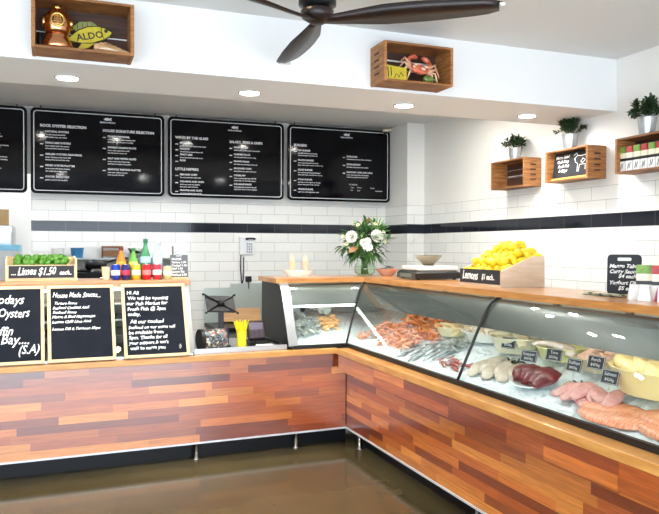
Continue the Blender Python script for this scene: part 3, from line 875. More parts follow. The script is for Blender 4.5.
# ------------------------------------------------------------------ chalkboards on the ledge
CB0 = Vector((-.032, .7225)); CB1 = Vector((.18, 1.222))       # (u, z) back face bottom / top, leaning on the case
lean = math.atan2(CB1.x - CB0.x, CB1.y - CB0.y); CBH = (CB1 - CB0).length
def chalkboard(X0, X1, label, lines):
    w = X1 - X0
    t = thing('chalkboard', label, 'chalkboard', lp((X0 + X1) / 2, CB0.x, CB0.y + .0045), LROT)
    MT = Matrix.Rotation(-lean, 4, 'X')
    h = CBH; f = .022; d = .018
    m = MB(); m.box((-w/2 + f, -d + .004, f), (w/2 - f, -.004, h - f), MT); m.build('slate_panel', SLATE, t)
    for nm, lo, hi in (('frame_rail', (-w/2, -d, 0), (w/2, 0, f)), ('frame_rail', (-w/2, -d, h - f), (w/2, 0, h)), ('frame_stile', (-w/2, -d, f + .0003), (-w/2 + f, 0, h - f - .0003)), ('frame_stile', (w/2 - f, -d, f + .0003), (w/2, 0, h - f - .0003))):
        m = MB(); m.box(lo, hi, MT); m.bevel(.0015).build(nm, PINE, t)
    for ln in lines: lettering('lettering', [ln], CHALK, t, M=MT, y=-d + .0033)
    return t
H1 = dict(shear=.32, bold=.0012, wob=.035)
H2 = dict(shear=.4, bold=.0008, wob=.05)
chalkboard(-.60, -.071, 'chalkboard at far left lettered OYSTERS, Coffin Bay, S.A in white chalk', [
    ('Todays', .088, .135, .42, dict(H1, align='RIGHT', width=.78)), ('Oysters', .085, -.022, .325, dict(H1, width=.70)),
    ('Coffin', .085, .07, .205, dict(H1, align='RIGHT', width=.78)), ('Bay....', .095, -.004, .14, dict(H1, width=.8)), ('(S.A)', .082, .10, .072, dict(H1, width=.8))])
chalkboard(-.052, .384, 'chalkboard listing House Made Sauces, between two other leaning chalkboards', [
    ('House Made Sauces...', .05, -.185, .455, dict(shear=.4, bold=.0008, wob=.05, width=.72)), ('Tartare Sauce', .026, -.175, .405, H2), ('Seafood Cocktail Aioli', .026, -.185, .372, H2), ('Seafood Sauce', .026, -.185, .34, H2),
    ('Mango & Basil Mayonnaise', .026, -.19, .308, H2), ('Lemon Chilli Lime Aioli', .026, -.19, .272, H2), ('Lemon Dill & Tarragon Mayo', .026, -.19, .222, H2)])
H3 = dict(shear=.15, bold=.0008, wob=.05)
chalkboard(.437, .888, 'chalkboard with a long opening notice, next to the till gap', [
    ('Hi All', .036, -.19, .465, H3), ('We will be opening', .036, -.185, .425, H3), ('our Fish Market for', .036, -.195, .385, H3), ('Fresh Fish @ 2pm', .036, -.19, .345, H3), ('today.', .036, -.19, .305, H3),
    ('All our cooked', .038, -.175, .25, H3), ('Seafood on our menu will', .031, -.19, .21, H3), ('be available from', .035, -.19, .172, H3), ('5pm. Thanks for all', .034, -.19, .135, H3), ("your support & can't", .032, -.19, .098, H3), ('wait to serve you', .034, -.185, .06, H3), (':)', .034, .15, .06, H3)])

# ------------------------------------------------------------------ fruit
def fruit_mesh(kind):
    m = MB()
    if kind == 'lemon':
        m.lathe([(.001, -.041), (.006, -.0385), (.011, -.034), (.021, -.026), (.0275, -.012), (.0285, 0), (.027, .013), (.02, .027), (.01, .035), (.006, .04), (.001, .042)], 14)
        return m.build('lemon', mat('lemon skin', (238, 206, 28), .4, noise_scale=60, noise_rgb=(228, 192, 14), bump=.2), None, True)
    m.lathe([(.001, -.029), (.008, -.0275), (.02, -.02), (.0265, -.008), (.027, .004), (.0225, .017), (.011, .0265), (.005, .0295), (.001, .0305)], 14)
    return m.build('lime', mat('lime skin', (84, 144, 32), .35, noise_scale=22, noise_rgb=(46, 96, 20), bump=.2), None, True)

# limes in a pine tray with a black front
LT = lp(-.08, .36, 1.2565)
t = thing('lime_tray', 'pale pine tray of limes with a black front lettered Limes', 'tray', LT, LROT)
m = MB(); m.box((-.236, 0, 0), (.236, .26, .012)); m.build('base_board', PINE, t)
m = MB(); m.box((-.222, 0.001, .0125), (.222, .012, .115)); m.build('front_board', PINE, t)
m = MB(); m.box((-.222, .25, .0125), (.222, .26, .17)); m.build('back_board', PINE, t)
for s in (-1, 1):
    x = s * .229
    m = MB(); m.prism([(x - .0065, 0, .0125), (x - .0065, .26, .0125), (x - .0065, .26, .175), (x - .0065, .0, .155)], (.013, 0, 0)); m.build('side_board', PINE, t)
m = MB(); m.box((-.215, -.003, .022), (.215, .0005, .108)); b = m.build('black_label', mat('label black', (34, 36, 42), .6), t)
lettering('lettering', [('Limes $1.50', .075, -.16, .045, dict(shear=.35, bold=.0018, wob=.03, width=.68)), ('each..', .045, .115, .045, dict(shear=.35, bold=.0012, width=.8)), ('...', .05, -.2, .045, dict(bold=.001))], CHALK, b, y=-.0033)
lime = fruit_mesh('lime'); tag(lime, 'green lime heaped in the pine tray', 'lime', 'limes in the pine tray')
rl = random.Random(9); first = True
ME_L = Matrix.Translation(LT) @ Matrix.Rotation(LROT, 4, 'Z')
for lay, (n0, z, y0) in enumerate(((7, .042, .045), (7, .082, .075), (7, .12, .06), (7, .142, .11), (6, .16, .16), (5, .155, .215))):
    for k in range(n0):
        x = -.185 + .37 * (k + (.15 if lay % 2 else -.05) + .5 * rl.random()) / n0 + .01
        x = max(-.19, min(.19, x))
        o = lime if first else lime.copy()
        if not first: COL.objects.link(o)
        first = False
        o.location = ME_L @ Vector((x, y0 + .012 * rl.random(), z + .006 * rl.random()))
        o.rotation_euler = (rl.random()*6, rl.random()*6, rl.random()*6)

# lemons in a wedge crate
LC = Vector((2.565, 3.96, 1.2525))
t = thing('lemon_crate', 'pale wooden wedge-sided crate heaped with lemons, black front lettered Lemons', 'crate', LC, MCR)
PINE2 = mat('raw pale timber', (226, 204, 178), .55, noise_scale=3, noise_rgb=(208, 180, 150), stretch=(2, 2, 12))
hw = .235; dp = .33
m = MB(); m.box((-hw, 0, 0), (hw, dp, .012)); m.build('base_board', PINE2, t)
m = MB(); m.box((-hw + .0125, .001, .0125), (hw - .0125, .013, .095)); m.build('front_board', PINE2, t)
m = MB(); m.box((-hw + .0125, dp - .013, .0125), (hw - .0125, dp, .19)); m.build('back_board', PINE2, t)
for s in (-1, 1):
    x = s * (hw - .006)
    m = MB(); m.prism([(x - .006, 0, .0125), (x - .006, dp, .0125), (x - .006, dp, .195), (x - .006, .24, .195), (x - .006, .0, .1)], (.012, 0, 0)); m.build('side_board', PINE2, t)
m = MB(); m.box((-hw + .004, -.004, .018), (hw - .004, .0005, .108)); b = m.build('black_label', mat('label black'), t)
lettering('lettering', [('Lemons', .078, -.2, .042, dict(shear=.3, bold=.0016, wob=.03, width=.75)), ('$1 each..', .05, .03, .045, dict(shear=.3, bold=.0014, width=.8)), ], CHALK, b, y=-.0043)
lem = fruit_mesh('lemon'); tag(lem, 'yellow lemon heaped in the wedge crate', 'lemon', 'lemons in the crate')
ME_M = Matrix.Translation(LC) @ Matrix.Rotation(MCR, 4, 'Z'); first = True
rows = [(.05, .095), (.1, .115), (.15, .14), (.2, .165), (.25, .18), (.295, .185)]
spots = []
for (y, z) in rows:
    for k in range(7): spots.append((-.185 + .37 * k / 6 + rl.uniform(-.008, .008), y + rl.uniform(-.008, .008), z + rl.uniform(-.006, .006)))
for (y, z) in [(.09, .15), (.14, .18), (.19, .205), (.24, .22), (.28, .222)]:
    for k in range(6): spots.append((-.15 + .3 * k / 5 + rl.uniform(-.012, .012), y + rl.uniform(-.01, .01), z + rl.uniform(-.006, .008)))
for (y, z) in [(.2, .248), (.25, .26)]:
    for k in range(4): spots.append((-.09 + .18 * k / 3 + rl.uniform(-.012, .012), y + rl.uniform(-.01, .01), z + rl.uniform(-.006, .008)))
for p in spots:
    o = lem if first else lem.copy()
    if not first: COL.objects.link(o)
    first = False
    o.location = ME_M @ Vector(p)
    o.rotation_euler = (rl.random()*6, rl.random()*6, rl.random()*6)

# ------------------------------------------------------------------ drinks on the left shelf
def can(X, u, label, body_rgb, band_rgb, h=.115, r=.0325):
    t = thing('drink_can', label, 'can', lp(X, u, 1.2565), rl.random())
    m = MB(); m.lathe([(.001, .003), (r*.76, .0), (r*.82, .004), (r, .012), (r, h - .012), (r*.84, h - .002)], 24)
    m.build('can_body', mat('can ' + label[:22], body_rgb, .25, .35), t, 'auto')
    m = MB(); m.lathe([(r*.84, h - .002), (r*.84, h), (r*.77, h), (r*.74, h - .004), (.001, h - .004)], 24); l = m.build('can_lid', STEEL_B, t, 'auto')
    m = MB(); m.box((-.006, -.002, h - .0035), (.012, .008, h - .002)); m.build('ring_pull', STEEL_B, l)
    m = MB(); m.lathe([(r + .0004, h*.3), (r + .0008, h*.31), (r + .0008, h*.62), (r + .0004, h*.63)], 24, cap=False); m.build('printed_band', mat('band ' + label[:22], band_rgb, .3), t, True)
    return t
UC = .37
can(.425, UC, 'blue and silver drink can, leftmost of the cans, beside the cream cup', (36, 66, 170), (206, 212, 224))
can(.497, UC, 'dark navy can with a red band, second from left', (46, 40, 104), (170, 44, 70))
can(.572, UC, 'yellow drink can with a white band', (232, 196, 60), (244, 236, 200))
can(.650, UC, 'bright red drink can with a darker red band', (220, 36, 46), (238, 120, 120))
can(.724, UC, 'red drink can with a white band, below the clear bottle', (206, 56, 74), (240, 232, 232))
can(.803, UC, 'pale green small drink can, rightmost of the cans', (196, 214, 160), (238, 240, 214), .1)
t = thing('paper_cup', 'cream paper cup left of the blue can on the shelf', 'cup', lp(.36, UC + .02, 1.2565), 0)
m = MB(); m.lathe([(.001, 0), (.026, 0), (.034, .095), (.0355, .097), (.032, .096), (.025, .006), (.001, .005)], 24); m.build('cup', mat('cup cream', (226, 206, 176), .6), t, 'auto')

def bottle(X, u, label, mats, h, r, cap_rgb, label_rgb):
    t = thing('drink_bottle', label, 'bottle', lp(X, u, 1.2565), 0)
    m = MB(); m.lathe([(.001, 0), (r*.9, 0), (r, .008), (r, h*.52), (r*.92, h*.6), (r*.55, h*.76), (r*.38, h*.84), (r*.38, h*.93), (.001, h*.93)], 24); m.build('bottle_body', mats, t, True)
    m = MB(); m.lathe([(r*.44, h*.9), (r*.46, h*.905), (r*.46, h), (.001, h)], 18); m.build('cap', mat('cap ' + label[:20], cap_rgb, .4), t, 'auto')
    m = MB(); m.lathe([(r + .0005, h*.4), (r + .001, h*.405), (r + .001, h*.555), (r + .0005, h*.56)], 24, cap=False); m.build('label_band', mat('lbl ' + label[:20], label_rgb, .45), t, True)
UB = .47
bottle(.475, UB, 'orange soft drink bottle with a dark red cap', mat('orange drink', (222, 122, 34), .12, coat=.5), .24, .036, (120, 34, 30), (236, 166, 60))
bottle(.565, UB, 'light green bottle with a yellow label behind the yellow can', mat('green drink', (104, 172, 72), .12, coat=.5), .235, .034, (60, 130, 60), (226, 214, 96))
bottle(.655, UB, 'tall green glass mineral water bottle with a pale blue label', mat('green bottle glass', (60, 138, 92), .1, coat=.6), .305, .037, (40, 110, 70), (170, 212, 224))
bottle(.745, UB, 'tall clear water bottle, rightmost of the bottles', mat('clear bottle', (176, 204, 216), .1, coat=.6), .30, .037, (214, 226, 232), (204, 224, 236))

t = thing('notice_board', 'small grey blackboard with a metal clip at the right end of the left shelf', 'chalkboard', lp(.90, .40, 1.2565), LROT)
MT = Matrix.Rotation(R(-8), 4, 'X')
m = MB(); m.box((-.068, 0, .0), (.068, .009, .185), MT); m.bevel(.002).build('slate_panel', mat('grey slate', (88, 94, 100), .7), t)
m = MB(); m.box((-.024, -.004, .168), (.024, .013, .19), MT); m.bevel(.002).build('bulldog_clip', STEEL_B, t)
m = MB(); m.box((-.07, -.02, .0), (.07, -.0005, .012)); m.build('foot_ledge', PINE, t)
lettering('lettering', [(s, .022, -.06, z) for s, z in (('SAUCES', .145), ('Tartare 1.50', .12), ('Cocktail 1.50', .096), ('Aioli 1.50', .072), ('Lemon 50c', .048), ('Seafood 2.00', .024))], CHALK, t, M=MT, y=-.0008, shear=.25, bold=.0005, wob=.04)

# ------------------------------------------------------------------ till gap
ZW = .7325
t = thing('tablet_stand', 'black tablet till on a dark swivel stand', 'till', lp(1.20, .30, ZW), LROT)
m = MB(); m.lathe([(.001, 0), (.075, 0), (.075, .01), (.02, .016), (.001, .016)], 28); m.build('base', BLACK, t, 'auto')
m = MB(); m.box((-.02, -.012, .0165), (.02, .012, .29)); m.bevel(.004).build('pole', BLACK, t)
MT = Matrix.Translation((-.01, -.02, .33)) @ Matrix.Rotation(R(-38), 4, 'X') @ Matrix.Rotation(R(5), 4, 'Z')
m = MB(); m.box((-.115, -.006, -.075), (.115, .006, .075), MT); m.bevel(.005).build('tablet', mat('tablet back', (26, 27, 30), .3), t)
m = MB()
for sx in (-1, 1):
    for sz in (-1, 1):
        m.tube([MT @ Vector((0, -.011, 0)), MT @ Vector((sx*.10, -.011, sz*.066)), MT @ Vector((sx*.125, -.009, sz*.084))], .006, 8)
        m.ball(MT @ Vector((sx*.125, -.004, sz*.084)), .010, 2)
m.build('cross_bracket', BLACK, t, True)
m = MB(); m.ball(MT @ Vector((0, -.02, 0)), .022, 2); m.build('swivel', BLACK, t, True)

t = thing('tip_tin', 'patterned tin drum with a dark end standing beside the till', 'tin', lp(1.09, .16, ZW), LROT + R(8))
PAT = mat('printed pattern', (150, 140, 110), .4)
nt = PAT.node_tree; vn = nt.nodes.new('ShaderNodeTexVoronoi'); vn.inputs['Scale'].default_value = 75
tcn = nt.nodes.new('ShaderNodeTexCoord'); rpn = nt.nodes.new('ShaderNodeValToRGB'); sx = nt.nodes.new('ShaderNodeSeparateColor')
nt.links.new(tcn.outputs['Object'], vn.inputs['Vector']); nt.links.new(vn.outputs['Color'], sx.inputs[0]); nt.links.new(sx.outputs[0], rpn.inputs['Fac'])
e = rpn.color_ramp.elements; e[0].color = srgb(60, 58, 56); e[1].color = srgb(226, 220, 196)
for p, c in ((.3, (120, 118, 112)), (.5, (176, 70, 60)), (.6, (214, 206, 176)), (.75, (86, 110, 120))):
    q = e.new(p); q.color = srgb(*c)
rpn.color_ramp.interpolation = 'CONSTANT'
nt.links.new(rpn.outputs['Color'], nt.nodes['Principled BSDF'].inputs['Base Color'])
MH = Matrix.Translation((-.085, 0, .079)) @ Matrix.Rotation(R(90), 4, 'Y')
m = MB(); m.lathe([(.001, .0), (.074, .0), (.076, .006), (.076, .184), (.074, .19), (.001, .19)], 32, M=MH); m.build('drum', PAT, t, 'auto')
m = MB(); m.lathe([(.079, -.012), (.079, .016), (.0765, .0165), (.0765, -.0125)], 32, M=MH); m.build('end_rim', BLACK, t, 'auto')
m = MB(); m.lathe([(.001, -.012), (.0755, -.012), (.0755, -.0005), (.001, -.0005)], 32, M=MH); m.build('end_disc', BLACK, t)

t = thing('straw_holder', 'yellow straw holder cup flaring with yellow straws in the till gap', 'cup', lp(1.335, .20, ZW), LROT)
YEL = mat('yellow plastic', (244, 226, 40), .4)
m = MB(); m.lathe([(.001, 0), (.037, 0), (.038, .004), (.034, .07), (.04, .13), (.037, .129), (.031, .07), (.034, .006), (.001, .005)], 24); m.build('cup', YEL, t, 'auto')
for k in range(26):
    a = 2 * PI * k / 26 + .1; q = .5 + .5 * ((k * 7) % 26) / 26
    m = MB(); m.tube([(.02*q*math.cos(a), .02*q*math.sin(a), .009), (.026*q*math.cos(a), .026*q*math.sin(a), .09), (.062*q*math.cos(a), .062*q*math.sin(a), .20 + .01 * math.sin(k*2.3))], .0036, 6); m.build('straw', YEL, t)

t = thing('card_terminal', 'dark maroon card payment terminal beside the black case end', 'card terminal', lp(1.50, .25, ZW + .0), LROT)
m = MB(); m.box((-.085, 0, 0), (.085, .16, .035)); m.bevel(.006).build('dock', BLACK, t)
MT = Matrix.Translation((0, .08, .036)) @ Matrix.Rotation(R(-25), 4, 'X')
m = MB(); m.box((-.07, -.012, .005), (.07, .02, .15), MT); m.bevel(.008).build('terminal_body', mat('maroon plastic', (46, 28, 36), .35), t)
m = MB(); m.box((-.055, -.0135, .08), (.055, -.0122, .135), MT); m.build('display_screen', mat('terminal screen', (110, 100, 118), .2), t)
m = MB()
for i in range(3):
    for j in range(3): m.box((-.05 + .036*i, -.0145, .018 + .019*j), (-.022 + .036*i, -.0122, .032 + .019*j), MT)
m.build('keypad', mat('key grey', (70, 60, 70), .5), t)
t = thing('receipt_pad', 'small stack of white receipts in front of the card terminal', 'paper', lp(1.50, .12, ZW), LROT)
for k in range(4):
    m = MB(); m.box((-.075 + .004*k, -.04, .006*k), (.07 - .004*k, .04, .006*k + .005)); m.build('slip', mat('paper white', (240, 240, 240), .7), t)
t = thing('dark_box', 'dark slate-blue box between the patterned tin and the straws', 'box', lp(1.245, .42, ZW), LROT)
m = MB(); m.box((-.05, 0, 0), (.05, .1, .12)); m.bevel(.003).build('carton', mat('slate blue', (56, 62, 84), .5), t)
m = MB(); m.box((-.051, -.001, .075), (.051, .101, .125)); m.bevel(.003).build('lid', mat('slate blue lid', (44, 48, 66), .5), t)

# back bench with steel splashback, wall phone, socket
t = thing('back_bench', 'steel-backed work bench against the back wall behind the till', 'bench', (1.75, 6.75, -.04), 0)
m = MB(); m.box((-.32, .0, .72), (.55, .56, .76)); m.bevel(.003).build('bench_top', BLACKM, t)
m = MB(); m.box((-.32, .545, .7605), (-.05, .555, 1.12)); m.box((-.049, .545, .7605), (.55, .555, 1.16)); m.build('splashback', mat('splash steel', (196, 206, 200), .35, .5), t)
m = MB(); m.box((-.3, .02, 0), (.53, .54, .7195)); m.build('cupboard', mat('grey laminate', (120, 122, 122), .5), t)
t = thing('chopping_board', 'light brown wooden board leaning on the steel splashback behind the till', 'board', (1.80, 7.18, .7305), 0)
m = MB(); m.box((-.2, 0, 0.004), (.2, .02, .15), Matrix.Rotation(R(-25), 4, 'X')); m.bevel(.004).build('board', mat('board wood', (206, 164, 112), .5, noise_scale=4, noise_rgb=(186, 140, 90), stretch=(1, 1, 12)), t)
t = thing('wall_phone', 'white wall phone with a black handset hanging beside the menu boards', 'phone', (1.87, YB - .0005, 1.42), 0)
m = MB(); m.box((-.07, -.03, 0), (.08, 0, .19)); m.bevel(.006).build('base_plate', mat('phone white', (226, 228, 230), .35), t)
m = MB(); m.tube([(-.01, -.05, .165), (.02, -.055, .172), (.065, -.055, .172), (.09, -.05, .165)], [.016, .012, .012, .016], 10, .8); m.build('handset', BLACK, t, True)
m = MB()
for i in range(3):
    for j in range(4): m.box((.005 + .022*i, -.033, .02 + .028*j), (.022 + .022*i, -.0302, .04 + .028*j))
m.build('keypad', mat('key pale', (150, 156, 166), .5), t)
pts = [(-.05, -.02, .16)] + [(-.055 + .004 * math.sin(k), -.02, .14 - .05 * k) for k in range(8)] + [(-.045, -.02, -.33), (-.03, -.02, -.26)] + [(-.025, -.02, -.2 + .06*k) for k in range(4)]
m = MB(); m.tube(pts, .006, 8); m.build('cord', BLACK, t, True)
t = thing('wall_socket', 'black plug in a wall socket above the steel splashback', 'socket', (1.895, YB - .0005, 1.165), 0)
m = MB(); m.box((-.04, -.008, -.04), (.04, 0, .04)); m.bevel(.003).build('face_plate', WHITE_CER, t)
m = MB(); m.box((-.03, -.05, -.03), (.03, -.0085, .03)); m.bevel(.006).build('plug', BLACK, t)
m = MB(); m.tube([(0, -.04, -.03), (0, -.045, -.1)], .005, 8); m.build('flex', BLACK, t)

# ------------------------------------------------------------------ kitchen behind the hatch and doorway
t = thing('kitchen_range', 'black cooking range seen through the serving hatch', 'stove', (.75, 8.7, -.04), 0)
m = MB(); m.box((-.75, 0, 0), (.65, .7, 1.24)); m.bevel(.004).build('body', BLACKM, t)
for x in (-.45, -.1, .3):
    m = MB(); m.lathe([(.09, 1.241), (.1, 1.27), (.06, 1.275), (.05, 1.26), (.001, 1.26)], 16, (x, .3, 0)); m.build('burner', BLACK, t, True)
for x in (-.5, -.25, 0, .25):
    m = MB(); m.lathe([(.022, 0), (.02, .02), (.001, .022)], 12, M=Matrix.Translation((x, -.0005, 1.16)) @ Matrix.Rotation(R(90), 4, 'X')); m.build('knob', STEEL_B, t, True)
t = thing('saucepan', 'black handled pan on the kitchen range seen through the hatch', 'pan', (.45, 9.0, 1.236), 0)
m = MB(); m.lathe([(.001, 0), (.12, 0), (.14, .1), (.135, .1), (.115, .008), (.001, .008)], 24); m.build('pan_body', BLACK, t, True)
m = MB(); m.tube([(.13, -.03, .08), (.25, -.12, .12), (.36, -.18, .13)], .012, 8); m.build('handle', BLACK, t, True)
t = thing('kitchen_shelf', 'steel shelf on the kitchen wall seen through the hatch', 'shelf', (.6, 10.0, 1.33), 0)
m = MB(); m.box((-1.0, 0, 0), (1.2, .2995, .02)); m.build('board', STEEL, t)
for x in (-.9, 1.1):
    m = MB(); m.prism([(x, .02, -.001), (x, .2995, -.001), (x, .2995, -.15)], (.015, 0, 0)); m.build('bracket', STEEL, t)
t = thing('blue_tub', 'blue plastic tub on the kitchen shelf seen through the hatch', 'tub', (.27, 10.13, 1.3505), 0)
m = MB(); m.lathe([(.001, 0), (.07, 0), (.085, .13), (.09, .135), (.08, .134), (.065, .01), (.001, .01)], 24); m.build('tub_body', mat('blue plastic', (60, 130, 180), .4), t, 'auto')
t = thing('white_tub', 'white tub on the kitchen shelf beside the blue tub, seen through the hatch', 'tub', (.02, 10.13, 1.3505), 0)
m = MB(); m.lathe([(.001, 0), (.08, 0), (.09, .12), (.094, .125), (.085, .124), (.075, .01), (.001, .01)], 24); m.build('tub_body', WHITE_CER, t, 'auto')
t = thing('wooden_rack', 'dark brown rack on the kitchen shelf seen through the hatch', 'rack', (.62, 10.08, 1.3505), 0)
m = MB()
for z in (.02, .13): m.box((-.02, 0, z), (.2195, .1, z + .08))
m.build('drawer_box', mat('brown rack', (118, 82, 52), .6), t)
for x in (-.035, .22):
    m = MB(); m.box((x, 0, 0), (x + .0145, .1, .3)); m.build('upright', CRATED, t)
t = thing('mixing_bowl', 'steel bowl on the kitchen shelf right of the brown rack, seen through the hatch', 'bowl', (1.05, 10.13, 1.3505), 0)
m = MB(); m.lathe([(.001, 0), (.06, 0), (.13, .13), (.128, .132), (.055, .008), (.001, .008)], 24); m.build('bowl', STEEL_B, t, True)
t = thing('steel_fridge', 'tall stainless fridge through the doorway at far left', 'fridge', (-.86, 8.5, -.04), 0)
m = MB(); m.box((-.5, 0, .08), (.42, .7, 1.77)); m.bevel(.006).build('body', STEEL, t)
m = MB(); m.box((-.49, -.03, .12), (.41, -.0005, 1.7)); m.bevel(.005)
d = m.build('door', STEEL, t); m = MB(); m.tube([(.33, -.06, .8), (.33, -.06, 1.4)], .012, 8); m.build('handle', STEEL_B, d)
for x in (-.42, .34):
    for y in (.08, .62):
        m = MB(); m.lathe([(.02, 0), (.02, .079)], 10, (x, y, 0)); m.build('foot', BLACK, t)
CARD = mat('cardboard', (186, 150, 104), .7, noise_scale=5, noise_rgb=(168, 130, 86))
for x, y, z, w_, h_, lb in ((-.66, 8.6, 1.7305, .36, .18, 'brown cardboard box on the fridge, lower of the two'), (-.72, 8.62, 1.9115, .24, .14, 'brown cardboard box on the fridge, upper of the two')):
    t = thing('cardboard_box', lb, 'box', (x, y, z), .1)
    m = MB(); m.box((-w_/2, 0, 0), (w_/2, .3, h_)); m.bevel(.003).build('carton', CARD, t)
    m = MB(); m.box((-w_/2 - .0005, .13, h_*.5), (w_/2 + .0005, .17, h_ + .0006)); m.build('tape', mat('tape', (206, 176, 130), .3), t)
t = thing('under_bench_fridge', 'grey low fridge just inside the doorway at far left', 'fridge', (-.75, 7.75, -.04), 0)
m = MB(); m.box((-.7, 0, .06), (.42, .6, 1.5)); m.bevel(.006).build('body', mat('grey cabinet', (196, 200, 202), .4), t)
m = MB(); m.box((-.69, .05, 1.5005), (.41, .59, 1.56)); m.bevel(.004).build('blue_strip', mat('strip blue', (120, 190, 220), .4), t)  # light blue strip along the top of the low fridge
m = MB(); m.box((-.66, -.02, .1), (-.1, -.0005, 1.44)); m.bevel(.004).build('door', mat('grey cabinet'), t)
m = MB(); m.box((-.08, -.02, .1), (.4, -.0005, 1.44)); m.bevel(.004).build('door', mat('grey cabinet'), t)
for x in (-.64, .36):
    for y in (.06, .54):
        m = MB(); m.lathe([(.02, 0), (.02, .059)], 10, (x, y, 0)); m.build('foot', BLACK, t)

# ------------------------------------------------------------------ counter-top things
ZT = 1.2525
# bouquet
t = thing('flower_vase', 'round glass vase of white flowers and green foliage on the counter corner', 'flower arrangement', (2.56, 5.78, ZT), 0)
m = MB(); m.lathe([(.001, 0), (.06, 0), (.092, .025), (.098, .06), (.088, .1), (.068, .125), (.07, .14), (.067, .14), (.064, .125), (.084, .1), (.094, .06), (.088, .027), (.058, .005), (.001, .005)], 32); m.build('vase', VGLASS, t, True)
m = MB(); m.lathe([(.001, .0055), (.056, .0055), (.086, .028), (.092, .06), (.086, .085), (.001, .085)], 28); m.build('water', glass_mat('water', (244, 250, 240), ior=1.2), t, True)
rf = random.Random(21); st = MB(); fo = MB(); pl = MB()
for k in range(34):
    a = rf.random() * 2 * PI; e = rf.uniform(-.35, 1.45); q = rf.uniform(.17, .235)
    d = Vector((math.cos(a)*math.cos(e), math.sin(a)*math.cos(e), math.sin(e)))
    c = Vector((0, 0, .29)) + Vector((d.x * q * 1.0, d.y * q * .9, d.z * q * .95))
    st.tube([(rf.uniform(-.03, .03), rf.uniform(-.03, .03), .012), (d.x*.03, d.y*.03, .14), tuple(c)], [.003, .003, .0015], 5)
    for j in range(11):
        b = Vector((d.x*.03, d.y*.03, .17)).lerp(c, rf.uniform(.35, 1.0))
        dd = d + Vector((rf.uniform(-.9, .9), rf.uniform(-.9, .9), rf.uniform(-.6, .7)))
        (fo if rf.random() < .86 else pl).leaf(b, dd, (rf.uniform(-.3, .3), rf.uniform(-.3, .3), 1), rf.uniform(.06, .10), rf.uniform(.022, .042), .35)
for k in range(17):                                    # drooping fronds under the flowers
    a = rf.random() * 2 * PI
    d = Vector((math.cos(a), math.sin(a), rf.uniform(-.75, -.1)))
    for j in range(7):
        b = Vector((d.x*.05, d.y*.05, .23)) + d * (.015 * j)
        fo.leaf(b, d + Vector((rf.uniform(-.35, .35), rf.uniform(-.35, .35), -.2)), (0, 0, 1), rf.uniform(.09, .14), .011, .25)
st.build('stem', LEAF2, t); fo.build('foliage', LEAF2, t, recalc=False); pl.build('pale_foliage', PALELEAF, t, recalc=False)
WFL = mat('white petal', (246, 244, 234), .5, subsurf=.1)
def bloom(c, r, n=3, material=WFL, name='white_flower'):
    m = MB(); c = Vector(c); ax = (c - Vector((0, 0, .28))).normalized(); ax = (ax + Vector((-.35, -.6, .1))).normalized()
    q = ax.to_track_quat('Z', 'Y').to_matrix().to_4x4()
    for ring in range(n):
        k = 7 + 3 * ring
        for i in range(k):
            a = 2 * PI * (i + .5 * ring) / k; el = R(75 - 62 * ring / max(1, n - 1))
            d = Vector((math.cos(a)*math.cos(el), math.sin(a)*math.cos(el), math.sin(el)))
            m.leaf(c, q.to_3x3() @ d, q.to_3x3() @ Vector((0, 0, 1)), r * (.7 + .3 * ring / n), r * .62, -.25)
    return m.build(name, material, t, recalc=False)
bloom((-.185, -.15, .335), .066, 4); bloom((.035, -.16, .34), .072, 4)
for c in ((-.075, -.185, .265), (-.04, -.18, .25), (-.09, -.17, .29), (-.05, -.165, .30)): bloom(c, .045, 2, name='white_lily')
for c in ((-.24, -.08, .34), (.14, -.1, .30), (-.10, -.08, .44), (.06, -.08, .45), (-.22, -.12, .28), (.13, -.1, .38)): bloom(c, .026, 2, mat('cream bud', (226, 226, 180), .5), 'cream_bud')
m = MB(); m.leaf((-.13, -.16, .255), (-1, -.35, -.25), (0, -.6, 1), .11, .07, .3); m.leaf((.01, -.02, .44), (.1, -.2, 1), (0, 1, 0), .08, .04, .2); m.build('bronze_leaf', mat('bronze leaf', (150, 112, 66), .45), t, recalc=False)
m = MB()
for k in range(9):
    a = R(10 + 18 * k); m.leaf((.1, 0, .38), (math.cos(a)*.9 + .25, -.2, math.sin(a)), (0, -1, 0), .15, .014, .15)
m.build('palm_frond', mat('fresh palm', (112, 160, 78), .45), t, recalc=False)

t = thing('white_dish', 'white oval dish holding two tan tumblers beside the flowers', 'dish', (1.905, 5.68, ZT), 0)
m = MB()
def oval(rx, ry, z, n=36): return [Vector((rx*math.cos(2*PI*i/n), ry*math.sin(2*PI*i/n), z)) for i in range(n)]
m.loft([oval(.09, .05, 0), oval(.115, .065, .035), oval(.128, .075, .055), oval(.124, .071, .055), oval(.11, .06, .035), oval(.085, .046, .008)]); m.build('bowl', WHITE_CER, t, 'auto')
TAN = mat('tan tumbler', (222, 190, 156), .45)
for x, lb in ((-.055, 'tan tapered tumbler standing at the left in the white oval dish'), (.062, 'tan tapered tumbler standing at the right in the white oval dish')):
    c = thing('tumbler', lb, 'cup', (1.905 + x, 5.68, ZT + .0085), 0)
    m = MB(); m.lathe([(.001, 0), (.019, 0), (.02, .003), (.027, .125), (.025, .125), (.018, .006), (.001, .005)], 20); m.build('cup', TAN, c, 'auto')
    for k in range(4):
        m = MB(); a = k * 1.6; m.tube([(.008*math.cos(a), .008*math.sin(a), .008), (.018*math.cos(a), .018*math.sin(a), .16 + .006*k)], .003, 6); m.build('stick', mat('pale stick', (232, 208, 176), .6), c)

